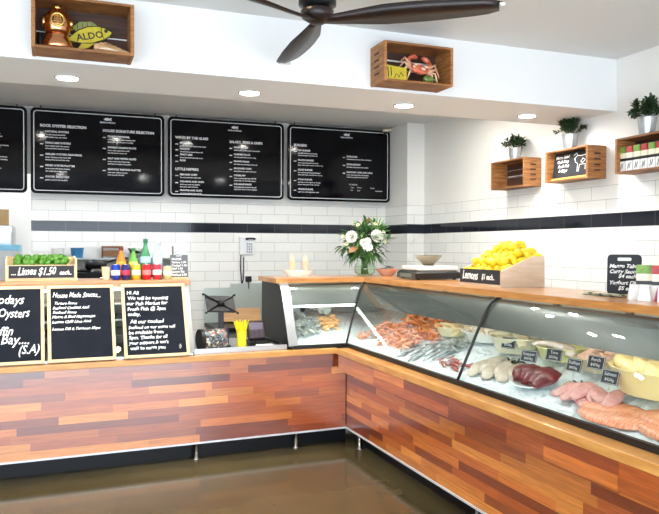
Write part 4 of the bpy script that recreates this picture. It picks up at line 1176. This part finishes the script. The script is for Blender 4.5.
t = thing('pink_bowl', 'shallow pink glass bowl of small dark cards beside the flower vase', 'bowl', (2.70, 5.62, ZT), 0)
m = MB(); m.lathe([(.001, 0), (.045, 0), (.05, .004), (.09, .045), (.105, .062), (.101, .062), (.086, .045), (.046, .009), (.001, .008)], 32); m.build('bowl', mat('pink glass', (206, 164, 152), .15, coat=.6), t, 'auto')
m = MB()
for k in range(4): m.box((-.05, -.03, 0), (.05, .03, .003), Matrix.Translation((.01*k - .01, 0, .05 + .01*k)) @ Euler((.15, .2 - .1*k, .5*k)).to_matrix().to_4x4())
m.build('card', BLACK, t)

t = thing('weighing_scale', 'white-topped black counter weighing scale', 'scale', (2.765, 5.0, ZT), R(-6))
m = MB(); m.loft([[Vector((-.19, -.2, .008)), Vector((.19, -.2, .008)), Vector((.19, .2, .008)), Vector((-.19, .2, .008))], [Vector((-.19, -.2, .05)), Vector((.19, -.2, .05)), Vector((.19, .2, .05)), Vector((-.19, .2, .05))], [Vector((-.155, -.17, .07)), Vector((.155, -.17, .07)), Vector((.155, .19, .07)), Vector((-.155, .19, .07))]])
m.build('housing', BLACK, t)
m = MB(); m.box((-.16, -.17, .0705), (.175, .17, .105)); m.bevel(.008).build('platform', mat('scale white', (232, 232, 228), .3), t)
m = MB(); m.box((-.192, -.12, .016), (-.19, .12, .046)); m.build('display_screen', mat('lcd', (90, 100, 90), .3), t)
for x in (-.15, .15):
    for y in (-.16, .16):
        m = MB(); m.lathe([(.015, 0), (.015, .0078)], 12, (x, y, 0)); m.build('foot', RUBBER, t)
t = thing('metal_bowl', 'small silver bowl standing on the weighing scale', 'bowl', (2.765, 5.0, ZT + .1055), 0)
m = MB(); m.lathe([(.001, 0), (.04, 0), (.044, .006), (.085, .05), (.11, .08), (.108, .081), (.082, .053), (.041, .01), (.001, .008)], 32); m.build('bowl', mat('old silver', (150, 138, 120), .14, 1.0), t, 'auto')

# chopping-board shaped sign
t = thing('handled_chalkboard', 'black chopping-board shaped sign with chalk prices on the right counter top', 'sign', (2.81, 2.96, ZT), R(-48))
MT = Matrix.Rotation(R(-8), 4, 'X')
m = MB(); pts = rrect(.17, .215, .022); m.prism([(x, 0, z + .1085) for x, z in pts], (0, .012, 0), MT); m.build('board', mat('board black', (24, 27, 34), .6), t)
m = MB(); m.prism([(x, -.0008, z + .19) for x, z in rrect(.07, .018, .008)], (0, .0134, 0), MT); m.build('handle_slot', mat('slot pale', (226, 226, 220), .6), t)
m = MB(); m.box((-.07, .012, 0), (.07, .06, .01)); m.build('foot_strip', BLACK, t)
lettering('lettering', [('Mango Tabs', .028, -.075, .145), ('Curry Sauce', .028, -.075, .115), ('$4 each', .028, -.03, .09), ('Yoghurt Dip', .028, -.075, .055), ('$5 each', .028, -.03, .025)], CHALK, t, M=MT, y=-.0008, shear=.3, bold=.0008, wob=.04)
# larger packets at the right edge
for k, (px, py) in enumerate(((2.70, 2.70), (2.70, 2.60), (2.70, 2.50))):
    packet(('green-topped packet standing at the left of the packets by the black sign', 'red-topped packet standing in the middle of the packets by the black sign', 'green-topped packet standing at the right picture edge by the black sign')[k],
           (px, py, ZT), R(-52), (GREENP, REDP, GREENP)[k], .088, .165, .05)
for k, (x, y, rz) in enumerate(((2.59, 2.66, -.6), (2.585, 2.585, -1.0), (2.60, 2.50, -.5))):
    t = thing('folded_napkin', ('white folded card tent in front of the green-topped packet, leftmost of three', 'white folded card tent, middle of three in front of the packets', 'white and pink folded card tent nearest the picture edge')[k], 'card', (x, y, ZT), rz)
    m = MB(); m.loft([[Vector((-.03, -.025, 0)), Vector((.03, -.02, 0)), Vector((.012, -.001, .07)), Vector((-.02, -.001, .075))], [Vector((-.03, -.023, 0)), Vector((.03, -.018, 0)), Vector((.012, .001, .07)), Vector((-.02, .001, .075))]])
    m.build('front_leaf', mat('card white', (240, 240, 236), .6), t)
    m = MB(); m.loft([[Vector((-.03, .025, 0)), Vector((.03, .02, 0)), Vector((.012, .0015, .07)), Vector((-.02, .0015, .075))], [Vector((-.03, .027, 0)), Vector((.03, .022, 0)), Vector((.012, .0035, .07)), Vector((-.02, .0035, .075))]])
    m.build('back_leaf', mat('card white') if k < 2 else mat('card pink', (214, 96, 130), .6), t)
# bundle of wrapped sachets
t0 = None
for k in range(9):
    lab = 'pale green and cream sachet in the loose heap before the black sign'
    if t0 is None:
        t0 = thing('sachet', lab, 'sachet', (0, 0, 0), 0, 'sachets before the black sign')
        m = MB(); m.box((-.045, -.018, 0), (.045, .018, .004)); m.bevel(.0015).build('wrapper', mat('sachet cream', (226, 226, 200), .4, noise_scale=25, noise_rgb=(150, 160, 120)), t0)
        m = MB(); m.box((-.012, -.0182, -.0003), (.012, .0182, .0044)); m.build('printed_stripe', mat('sachet dark', (70, 84, 66), .5), t0)
        o = t0
    else: o = dup(t0, (0, 0, 0), (0, 0, 0))
    o.location = (2.66 + .035 * math.sin(k * 2.1), 2.96 - .028 * k + .09, ZT + .0005 + .0055 * (k % 3)); o.rotation_euler = (0, 0, k * .9)

# ------------------------------------------------------------------ seafood on ice
def ice_z(u, s):
    b = .752 + .33 * max(0, u - .05) if u < .5 else .752 + .33 * .45 + .05 * (u - .5)
    return b + .012 * noise.noise(Vector((u * 9, s * 7, 1.3))) 
m = MB()
def ice_strip(pt, s0f, s1, ns, nu=70):
    rows = []
    for i in range(nu + 1):
        u = .016 + (.765 - .016) * i / nu; s0 = s0f(u); row = []
        for j in range(ns + 1):
            s = s0 + (s1 - s0) * j / ns
            p = pt(u, s); z = ice_z(p.x, p.y) if False else ice_z(u, s)
            z += .011 * noise.noise(Vector((p.x * 42, p.y * 42, 0))) + .010 * abs(noise.noise(Vector((p.x * 95, p.y * 95, 5)))) + .006 * noise.noise(Vector((p.x * 180, p.y * 180, 9)))
            if i == 0: z = .7425
            row.append(m.bm.verts.new((p.x, p.y, max(z, .7425))))
        rows.append(row)
    for a, b in zip(rows[:-1], rows[1:]):
        for j in range(ns): m.bm.faces.new((a[j], a[j+1], b[j+1], b[j]))
ice_strip(lambda u, s: Vector((XC + s, YC + u, 0)), lambda u: u - .0, LX + .032, 100)
ice_strip(lambda u, s: Vector((XC + u, YC + s, 0)), lambda u: u - .0, YE + .03, 420)
ice = m.build('crushed_ice', mat('crushed ice', (234, 241, 244), .3, spec=.6, noise_scale=70, bump=1.0), None, True)
tag(ice, 'bed of white crushed ice inside the seafood display case', 'ice', None, 'stuff')
bmr = None

def on_ice(u, y, up=0.0, leg='R'):
    """world point on the ice: R leg: y = distance from the corner towards the viewer (negative); L leg: y = x offset"""
    z = ice_z(u, y) + .008 + up
    return Vector((XC + u, YC + y, z)) if leg == 'R' else Vector((XC + y, YC + u, z))

TILT = R(-18)
def slope_rot(rz, tilt=TILT):
    """turned by rz, then laid on the slope of the ice"""
    return (Matrix.Rotation(tilt, 3, 'Y') @ Matrix.Rotation(rz, 3, 'Z')).to_euler()

def prawn_mesh(name, rgb, rgb2, s=1.0):
    root = thing(name, 'x', 'prawn', (0, 0, 0), 0)
    m = MB(); P, Rr = [], []
    for i in range(13):
        a = R(-20 + 215 * i / 12); P.append((.03 * s * math.cos(a), .03 * s * math.sin(a), 0))
        Rr.append(s * (.0125 - .0075 * i / 12) * (1.0 + .08 * (i % 2)))
    Rr[0] = .004 * s
    m.tube(P, Rr, 10); m.build('body', mat(name + ' shell', rgb, .3, noise_scale=60, noise_rgb=rgb2), root, True)
    m = MB(); e = Vector(P[-1]); d = (e - Vector(P[-2])).normalized()
    for k in (-1, 0, 1): m.leaf(e, d + Vector((.0, 0, .5 * k)), (0, 1, 0) if k == 0 else (0, 0, 1), .02 * s, .011 * s, .1)
    m.build('tail_fan', mat(name + ' tail', rgb2, .35), root, recalc=False)
    m = MB(); b = Vector(P[0])
    m.tube([b, b + Vector((.02*s, -.025*s, .006)), b + Vector((.0, -.06*s, .004))], [.0012, .0009, .0005], 5)
    m.tube([b, b + Vector((.022*s, -.02*s, -.006)), b + Vector((.012, -.055*s, -.004))], [.0012, .0009, .0005], 5); m.build('feeler', mat(name + ' tail'), root)
    return root
def heap(root, label, cat, group, spots, rr):
    root['label'] = label; root['category'] = cat; root['group'] = group
    for k, p in enumerate(spots):
        rot = (rr.uniform(-.5, .5), rr.uniform(-.5, .5), rr.uniform(0, 6.3))
        if k == 0: root.location = p; root.rotation_euler = rot
        else: dup(root, p, rot)
rr = random.Random(33)
sp = []
for k in range(95):
    u = rr.uniform(.12, .40); y = rr.uniform(-.78, .02)
    ph = .05 * math.sin(PI * (u - .08) / .36)
    sp.append(on_ice(u, y, .006 + rr.uniform(.0, 1) * ph))
heap(prawn_mesh('cooked_prawn', (238, 184, 154), (230, 140, 104)), 'pink-orange cooked prawn in the long heap at the case corner', 'prawn', 'cooked prawns heaped at the corner', sp, rr)
sp = []
for k in range(60):
    u = rr.uniform(.30, .56); y = rr.uniform(-.78, -.15)
    sp.append(on_ice(u, y, .012 + rr.random() * .07))
heap(prawn_mesh('tiger_prawn', (240, 166, 98), (222, 126, 66), 1.05), 'bright orange large prawn in the higher heap behind the pink prawns', 'prawn', 'orange prawns at the back of the corner', sp, rr)

# fish
def fish_mesh(name, L, rgb, rgb2, belly):
    root = thing(name, 'x', 'fish', (0, 0, 0), 0)
    m = MB(); rings = []
    for i in range(15):
        s = i / 14; x = -L/2 + L * .82 * s
        hgt = L * (.02 + .125 * math.sin(PI * min(1, s * .93 + .04)) ** .8) * (1 - .35 * s); wd = hgt * .45
        hgt *= .8
        rings.append([Vector((x, hgt * math.cos(2*PI*k/14), wd + wd * math.sin(2*PI*k/14))) for k in range(14)])
    m.loft(rings); m.build('body', mat(name + ' skin', rgb, .25, .2, noise_scale=30, noise_rgb=rgb2), root, True)
    m = MB(); x = L * .31
    m.loft([[Vector((x, .012, .008)), Vector((x, -.012, .008)), Vector((x, -.012, .011)), Vector((x, .012, .011))], [Vector((x + L*.17, .055*L/.25, .008)), Vector((x + L*.17, -.055*L/.25, .008)), Vector((x + L*.17, -.055*L/.25, .01)), Vector((x + L*.17, .055*L/.25, .01))]])
    m.build('tail_fin', mat(name + ' fin', rgb2, .4), root)
    m = MB(); m.prism([(-L*.15, L*.1, .012), (-L*.05, L*.16, .012), (L*.15, L*.09, .012), (L*.1, L*.06, .012)], (0, 0, .003)); m.build('back_fin', mat(name + ' fin'), root)
    m = MB(); m.ball((-L*.43, L*.015, L*.055), L*.014, 1); m.build('eye', mat('fish eye', (16, 16, 18), .1), root, True)
    return root
f0 = fish_mesh('whole_fish', .21, (176, 182, 184), (128, 138, 142), (220, 222, 220)); f0['label'] = 'grey whole fish lying on the ice before the cream fillets'; f0['group'] = 'grey whole fish on the ice'
fs = [(.13, -.80, .2), (.17, -.90, .35), (.12, -1.0, .1), (.2, -1.05, .3), (.15, -1.13, .25), (.25, -.95, .4), (.24, -1.16, .2)]
for k, (u, y, rz) in enumerate(fs):
    p = on_ice(u, y, .004 + .01 * (k > 2)); rot = slope_rot(rz)
    if k == 0: f0.location = p; f0.rotation_euler = rot
    else: dup(f0, p, rot)
f1 = fish_mesh('red_fish', .15, (190, 108, 96), (150, 70, 64), (230, 200, 190)); f1['label'] = 'small reddish fish lying on the ice by the glass seam'; f1['group'] = 'small reddish fish'
for k, (u, y, rz) in enumerate([(.11, -1.30, 1.2), (.13, -1.38, 1.5), (.1, -1.45, 1.3), (.15, -1.50, 1.7), (.17, -1.34, 1.35), (.16, -1.58, 1.5)]):
    p = on_ice(u, y, .004); rot = slope_rot(rz)
    if k == 0: f1.location = p; f1.rotation_euler = rot
    else: dup(f1, p, rot)

def fillet_mesh(name, L, W, T, rgb, rgb2, stripes=False, rough=.3):
    """flat tapering fillet with a thick spine side and a thin wavy belly edge"""
    m = MB(); rings = []; ns = 22; sd = len(name)
    for i in range(ns + 1):
        s = i / ns; x = L * (s - .5)
        w_ = W * (.16 + .84 * math.sin(PI * min(1, s * .8 + .1)) ** .8) * (1 + .08 * math.sin(9 * s + sd)); yc = .12 * W * math.sin(3.2 * s + sd)
        th = T * (.35 + .65 * math.sin(PI * min(1, s * .85 + .08)))
        ring = []
        for k in range(9):                                   # top, from the thin edge to the thick edge
            q = k / 8; y = yc + w_ * (q - .5)
            z = th * (.18 + .8 * math.sin(PI * q * .62 + .1)) * (1 if 0 < k < 8 else .35) + T * .16 * noise.noise(Vector((x * 30, y * 40, sd)))
            ring.append(Vector((x, y, max(z, .0015) + T * .25 * math.sin(2.4 * s))))
        for k in range(8, -1, -4):
            q = k / 8; ring.append(Vector((x, yc + w_ * (q - .5) * .96, T * .25 * math.sin(2.4 * s))))
        rings.append(ring)
    m.loft(rings)
    mm = mat(name + ' flesh', rgb, rough, noise_scale=10, noise_rgb=rgb2, stretch=(4, 1, 1) if not stripes else (16, 3, 3), subsurf=.08)
    return m.build(name, mm, None, True)
def spread(o, label, cat, group, spots):
    tag(o, label, cat, group)
    for k, (p, rot) in enumerate(spots):
        q = o if k == 0 else o.copy()
        if k: COL.objects.link(q)
        q.location = p; q.rotation_euler = rot

def dish(label, loc, rx, ry, h, rgb, name='serving_bowl', cat='bowl', rz=0, tilt=0.0):
    t = thing(name, label, cat, loc, rz); t.rotation_euler = (0, tilt, rz)
    m = MB()
    m.loft([oval(rx*.72, ry*.72, 0), oval(rx*.78, ry*.78, .004), oval(rx*.93, ry*.93, h*.75), oval(rx, ry, h), oval(rx*.97, ry*.97, h), oval(rx*.89, ry*.89, h*.75), oval(rx*.72, ry*.72, .008)])
    m.build('bowl', mat('bowl ' + name + str(rgb), rgb, .3, coat=.3), t, 'auto')
    m = MB(); P = oval(rx*1.0, ry*1.0, h); m.tube(P + P[:1], .004, 6); m.build('rim', mat('bowl rim' + str(rgb), tuple(min(255, c + 10) for c in rgb), .25, coat=.4), t, True)
    return t

# cream fillets and bowls at the back of the first long pane
dish('cream bowl of pale fillets beside the orange prawns', on_ice(.45, -.86, .0), .12, .13, .06, (240, 230, 190))
spread(fillet_mesh('pale_fillet', .17, .06, .025, (244, 232, 190), (232, 212, 156)), 'pale yellow fish fillet piled in the cream bowl beside the prawns', 'fillet', 'pale fillets beside the prawns',
       [(on_ice(.42 + .015*(k % 3), -.86 + .04 * (k - 2.5), .042 + .012 * (k % 2)), slope_rot(.5 + .25 * k)) for k in range(6)])
dish('white oval dish of squid rings left of the glass seam', on_ice(.47, -1.22, .0), .13, .17, .06, (238, 238, 228))
m = MB(); m.lathe([(.02, 0), (.028, .004), (.03, .012), (.024, .018), (.016, .012), (.016, .004)], 16); m.bm.faces.ensure_lookup_table()
rg = m.build('squid_ring', mat('squid white', (246, 240, 222), .3, noise_scale=14, noise_rgb=(238, 220, 196), subsurf=.1), None, True)
spread(rg, 'white squid ring heaped in the white oval dish', 'squid ring', 'squid rings in the oval dish', [(on_ice(.38 + rr.uniform(0, .17), -1.22 + rr.uniform(-.12, .12), .05 + .04 * rr.random()), (rr.uniform(-.6, .6), rr.uniform(-.6, .6), 0)) for k in range(34)])
oc = MB(); 
for k in range(8):
    a = 2*PI*k/8; oc.tube([(.02*math.cos(a), .02*math.sin(a), .03), (.06*math.cos(a), .06*math.sin(a), .03), (.09*math.cos(a+.4), .09*math.sin(a+.4), .014), (.1*math.cos(a+.9), .1*math.sin(a+.9), .02)], [.012, .01, .007, .002], 8)
oc.ball((0, 0, .045), .03, 2, (1, 1, 1.1))
tag(oc.build('octopus', mat('octopus grey', (176, 178, 168), .3, noise_scale=25, noise_rgb=(140, 146, 138)), None, True, on_ice(.31, -1.12, .0), slope_rot(0)), 'grey raw octopus on the ice before the squid rings', 'octopus')

# second long pane
dish('large cream bowl at the left of the second long pane, behind the beige fillets', on_ice(.42, -1.62, .0), .14, .16, .09, (226, 220, 186))
spread(fillet_mesh('cream_fillet', .2, .08, .03, (232, 224, 190), (214, 200, 160)), 'cream fish fillet piled in the large cream bowl', 'fillet', 'cream fillets in the large bowl',
       [(on_ice(.40 + .02*(k % 3), -1.62 + .05 * (k - 2), .075 + .012 * (k % 3)), slope_rot(.8 + .3 * k)) for k in range(5)])
spread(fillet_mesh('beige_fillet', .22, .10, .024, (208, 196, 178), (188, 170, 150)), 'beige skinless fillet laid flat on the ice beside the dark tuna', 'fillet', 'beige fillets on the ice',
       [(on_ice(.18 + .035*(k % 2), -1.62 - .062 * k, .002 + .008 * (k % 2)), slope_rot(.25 + .1 * k)) for k in range(6)])
tp = on_ice(.17, -2.12, .006)
dish('white oval plate of dark red tuna in the middle of the second pane', tp, .10, .15, .022, (240, 240, 240), 'serving_plate', 'plate', 0, TILT)
spread(fillet_mesh('tuna_steak', .17, .12, .034, (116, 26, 32), (86, 14, 22)), 'dark red tuna piece on the white oval plate', 'tuna', 'tuna pieces on the white plate',
       [(tp + Vector((.0 + .012*(k % 2), -.1 + .05 * k, .024 + .009 * (k % 2))), slope_rot(.15 * k)) for k in range(5)])
dish('yellow-green rimmed bowl of white seafood behind the tuna plate', on_ice(.45, -1.98, .0), .12, .15, .07, (222, 220, 150))
spread(fillet_mesh('white_fillet', .16, .065, .028, (240, 228, 214), (226, 204, 190)), 'whitish fillet piled in the yellow-green rimmed bowl', 'fillet', 'white fillets behind the tuna',
       [(on_ice(.43 + .02*(k % 2), -1.98 + .05 * (k - 2), .056 + .012 * (k % 3)), slope_rot(1.1 + .2 * k)) for k in range(5)])
dish('beige bowl of scallops behind the tuna plate, right of the yellow-green bowl', on_ice(.42, -2.32, .0), .12, .14, .065, (218, 202, 160))
m = MB(); m.lathe([(.001, 0), (.02, .0), (.026, .006), (.026, .016), (.02, .022), (.001, .023)], 14)
spread(m.build('scallop', mat('scallop', (240, 218, 196), .35, noise_scale=8, noise_rgb=(232, 176, 146)), None, True), 'pale pink scallop heaped in the beige bowl', 'scallop', 'scallops in the beige bowl', [(on_ice(.36 + rr.uniform(0, .12), -2.32 + rr.uniform(-.1, .1), .052 + .035 * rr.random()), (rr.uniform(-.5, .5), rr.uniform(-.5, .5), 0)) for k in range(26)])
dish('large pale yellow bowl of fillets at the right edge of the picture', on_ice(.35, -2.78, .0), .19, .26, .115, (238, 222, 156))
spread(fillet_mesh('yellow_fillet', .3, .14, .05, (244, 226, 168), (234, 208, 140)), 'smooth pale yellow fillet in the large yellow bowl', 'fillet', 'yellow fillets in the large bowl', [(on_ice(.345 + .02*(k % 2), -2.78 + .085 * (k - 2), .088 + .006 * (k % 2)), slope_rot(.3 + .2 * k, R(-6))) for k in range(5)])
spread(fillet_mesh('pink_fillet', .16, .085, .022, (226, 170, 160), (206, 132, 128)), 'pink fish fillet in the loose pile right of the tuna plate', 'fillet', 'pink fillets right of the tuna',
       [(on_ice(.11 + rr.uniform(0, .12), -2.36 - .028 * k, .004 + .012 * (k % 3)), slope_rot(rr.uniform(-.8, .9))) for k in range(12)])
spread(fillet_mesh('salmon_fillet', .36, .16, .026, (232, 116, 66), (246, 190, 156), True), 'orange salmon fillet on the ice in front of the yellow bowl', 'salmon', 'salmon fillets before the yellow bowl',
       [(on_ice(.10, -2.76, .003), slope_rot(R(97))), (on_ice(.155, -2.69, .006), slope_rot(R(94))), (on_ice(.12, -3.08, .003), slope_rot(R(95))), (on_ice(.17, -3.04, .01), slope_rot(R(92)))])
SEAW = mat('seaweed', (52, 74, 48), .5, noise_scale=20, noise_rgb=(34, 52, 34))
for (u, y, lb) in ((.24, -2.38, 'dark green garnish between the tuna plate and yellow bowl'), (.17, -2.66, 'dark green garnish in front of the large yellow bowl'), (.3, -1.8, 'dark green garnish behind the beige fillets'), (.2, -.72, 'green garnish at the edge of the pink prawns')):
    m = MB()
    for k in range(40): m.leaf((rr.uniform(-.035, .035), rr.uniform(-.06, .06), .002), (rr.uniform(-1, 1), rr.uniform(-1, 1), rr.uniform(.2, 1)), (0, 0, 1), rr.uniform(.03, .05), .02, .3)
    tag(m.build('leaf_garnish', SEAW, None, False, on_ice(u, y, .0), recalc=False), lb, 'garnish')

# price tags
TAG = mat('tag black', (18, 20, 24), .5)
def price_tag(u, y, label, txt, rz=-.7, up=.0, s=1.3):
    t = thing('price_tag', label, 'price tag', on_ice(u, y, up), rz - PI/4)
    MT = Matrix.Translation((0, 0, .035)) @ Matrix.Rotation(R(-18), 4, 'X')
    w_, h_ = .075 * s, .05 * s
    m = MB(); m.prism([(x, 0, z + h_/2) for x, z in rrect(w_, h_, .006)], (0, .003, 0), MT); m.build('card', TAG, t)
    m = MB(); outline(m, w_ - .004, h_ - .004, .005, .0022, -.0006, .0002, MT, (0, h_/2)); m.build('border_line', MENUW, t)
    lettering('lettering', [(txt, .018 * s, 0, h_*.58, {'align': 'CENTER'}), ('$' + str(random.randint(18, 48)) + '/kg', .015 * s, 0, h_*.22, {'align': 'CENTER'})], MENUW, t, M=MT, y=-.0006)
    m = MB(); m.tube([(0, .004, -.012), (0, .006, .04)], .0016, 6); m.build('spike', STEEL_B, t)
price_tag(.30, -1.70, 'black price tag by the large cream bowl', 'Ling', -.5, .04)
price_tag(.27, -1.93, 'black price tag before the yellow-green bowl, left of the tuna plate', 'Snapper', -.4, .01)
price_tag(.30, -2.10, 'black price tag between the yellow-green and scallop bowls', 'Tuna', -.5, .03)
price_tag(.26, -2.30, 'black white-edged price tag above the right end of the tuna plate', 'Scallops', -.7, .03)
price_tag(.29, -2.42, 'black price tag between scallop bowl and yellow bowl', 'Perch', -.6, .04)
price_tag(.155, -2.66, 'black price tag on the front of the large yellow bowl', 'Salmon', -.7, .075)

# short pane: oysters, garnish, crab claws
sh0 = thing('oyster', 'open grey oyster shell in the pile behind the short pane', 'oyster', (0, 0, 0), 0, 'oysters behind the short pane')
m = MB(); m.loft([[Vector((.032*math.cos(2*PI*k/14)*(1 + .12*math.sin(3*k)), .022*math.sin(2*PI*k/14)*(1 + .1*math.cos(2*k)), .0)) * .6 for k in range(14)], [Vector((.036*math.cos(2*PI*k/14)*(1 + .12*math.sin(3*k)), .025*math.sin(2*PI*k/14)*(1 + .1*math.cos(2*k)), .013)) for k in range(14)], [Vector((.03*math.cos(2*PI*k/14), .02*math.sin(2*PI*k/14), .009)) for k in range(14)]])
m.build('shell', mat('oyster shell', (206, 208, 200), .45, noise_scale=45, noise_rgb=(116, 122, 118)), sh0)
m = MB(); m.ball((.002, 0, .011), .016, 2, (1.15, .8, .32)); m.build('flesh', mat('oyster flesh', (214, 216, 204), .15), sh0, True)
sp = [on_ice(.13 + .34 * rr.random(), -.385 + .25 * rr.random(), .008 + .045 * rr.random(), 'L') for k in range(55)]
heap(sh0, 'open grey oyster shell in the pile behind the short pane', 'oyster', 'oysters behind the short pane', sp, rr)
cl = prawn_mesh('peeled_prawn', (248, 206, 146), (240, 178, 108), .9)
heap(cl, 'yellow-orange peeled prawn in the small pile behind the short pane', 'prawn', 'peeled prawns behind the short pane', [on_ice(.26 + .16 * rr.random(), -.10 + .17 * rr.random(), .012 + .05 * rr.random(), 'L') for k in range(30)], rr)
sc = fillet_mesh('pale_shell', .075, .06, .02, (232, 234, 222), (196, 206, 190))
spread(sc, 'whitish shell heaped behind the peeled prawns in the short pane', 'shell', 'pale shells in the short pane', [(on_ice(.5 + .08 * rr.random(), -.12 + .2 * rr.random(), .03 + .07 * rr.random(), 'L'), (rr.uniform(-1, 1), rr.uniform(-1, 1), rr.random()*6)) for k in range(14)])
t = thing('steel_canister', 'square stainless container standing at the left behind the short pane', 'container', on_ice(.56, -.345, .0, 'L'), 0)
m = MB(); m.box((-.07, -.05, 0), (.07, .05, .13)); m.bevel(.008).build('canister_body', STEEL, t)
m = MB(); m.box((-.074, -.054, .1302), (.074, .054, .145)); m.bevel(.004).build('lid', STEEL_B, t)
m = MB(); m.box((-.071, -.0515, .02), (.071, -.0505, .035)); m.build('dark_stripe', BLACK, t)
for k, (x, z) in enumerate(((-.155, .165), (-.14, .115))):
    m = MB(); m.lathe([(.02, 0), (.024, .004), (.02, .008), (.001, .008)], 20, M=Matrix.Rotation(R(90), 4, 'X'))
    m.build('fan_vent', BLACK, dc, True, (x + .04, .7735, .84 + z - .7225))

# ------------------------------------------------------------------ view
vs = scene.view_settings
scene.display_settings.display_device = 'sRGB'
vs.view_transform = 'Standard'; vs.look = 'None'; vs.gamma = 1.0; vs.use_curve_mapping = False
vs.exposure = 0.15
scene.cycles.use_denoising = True
scene.cycles.transparent_max_bounces = 16
scene.cycles.max_bounces = 10
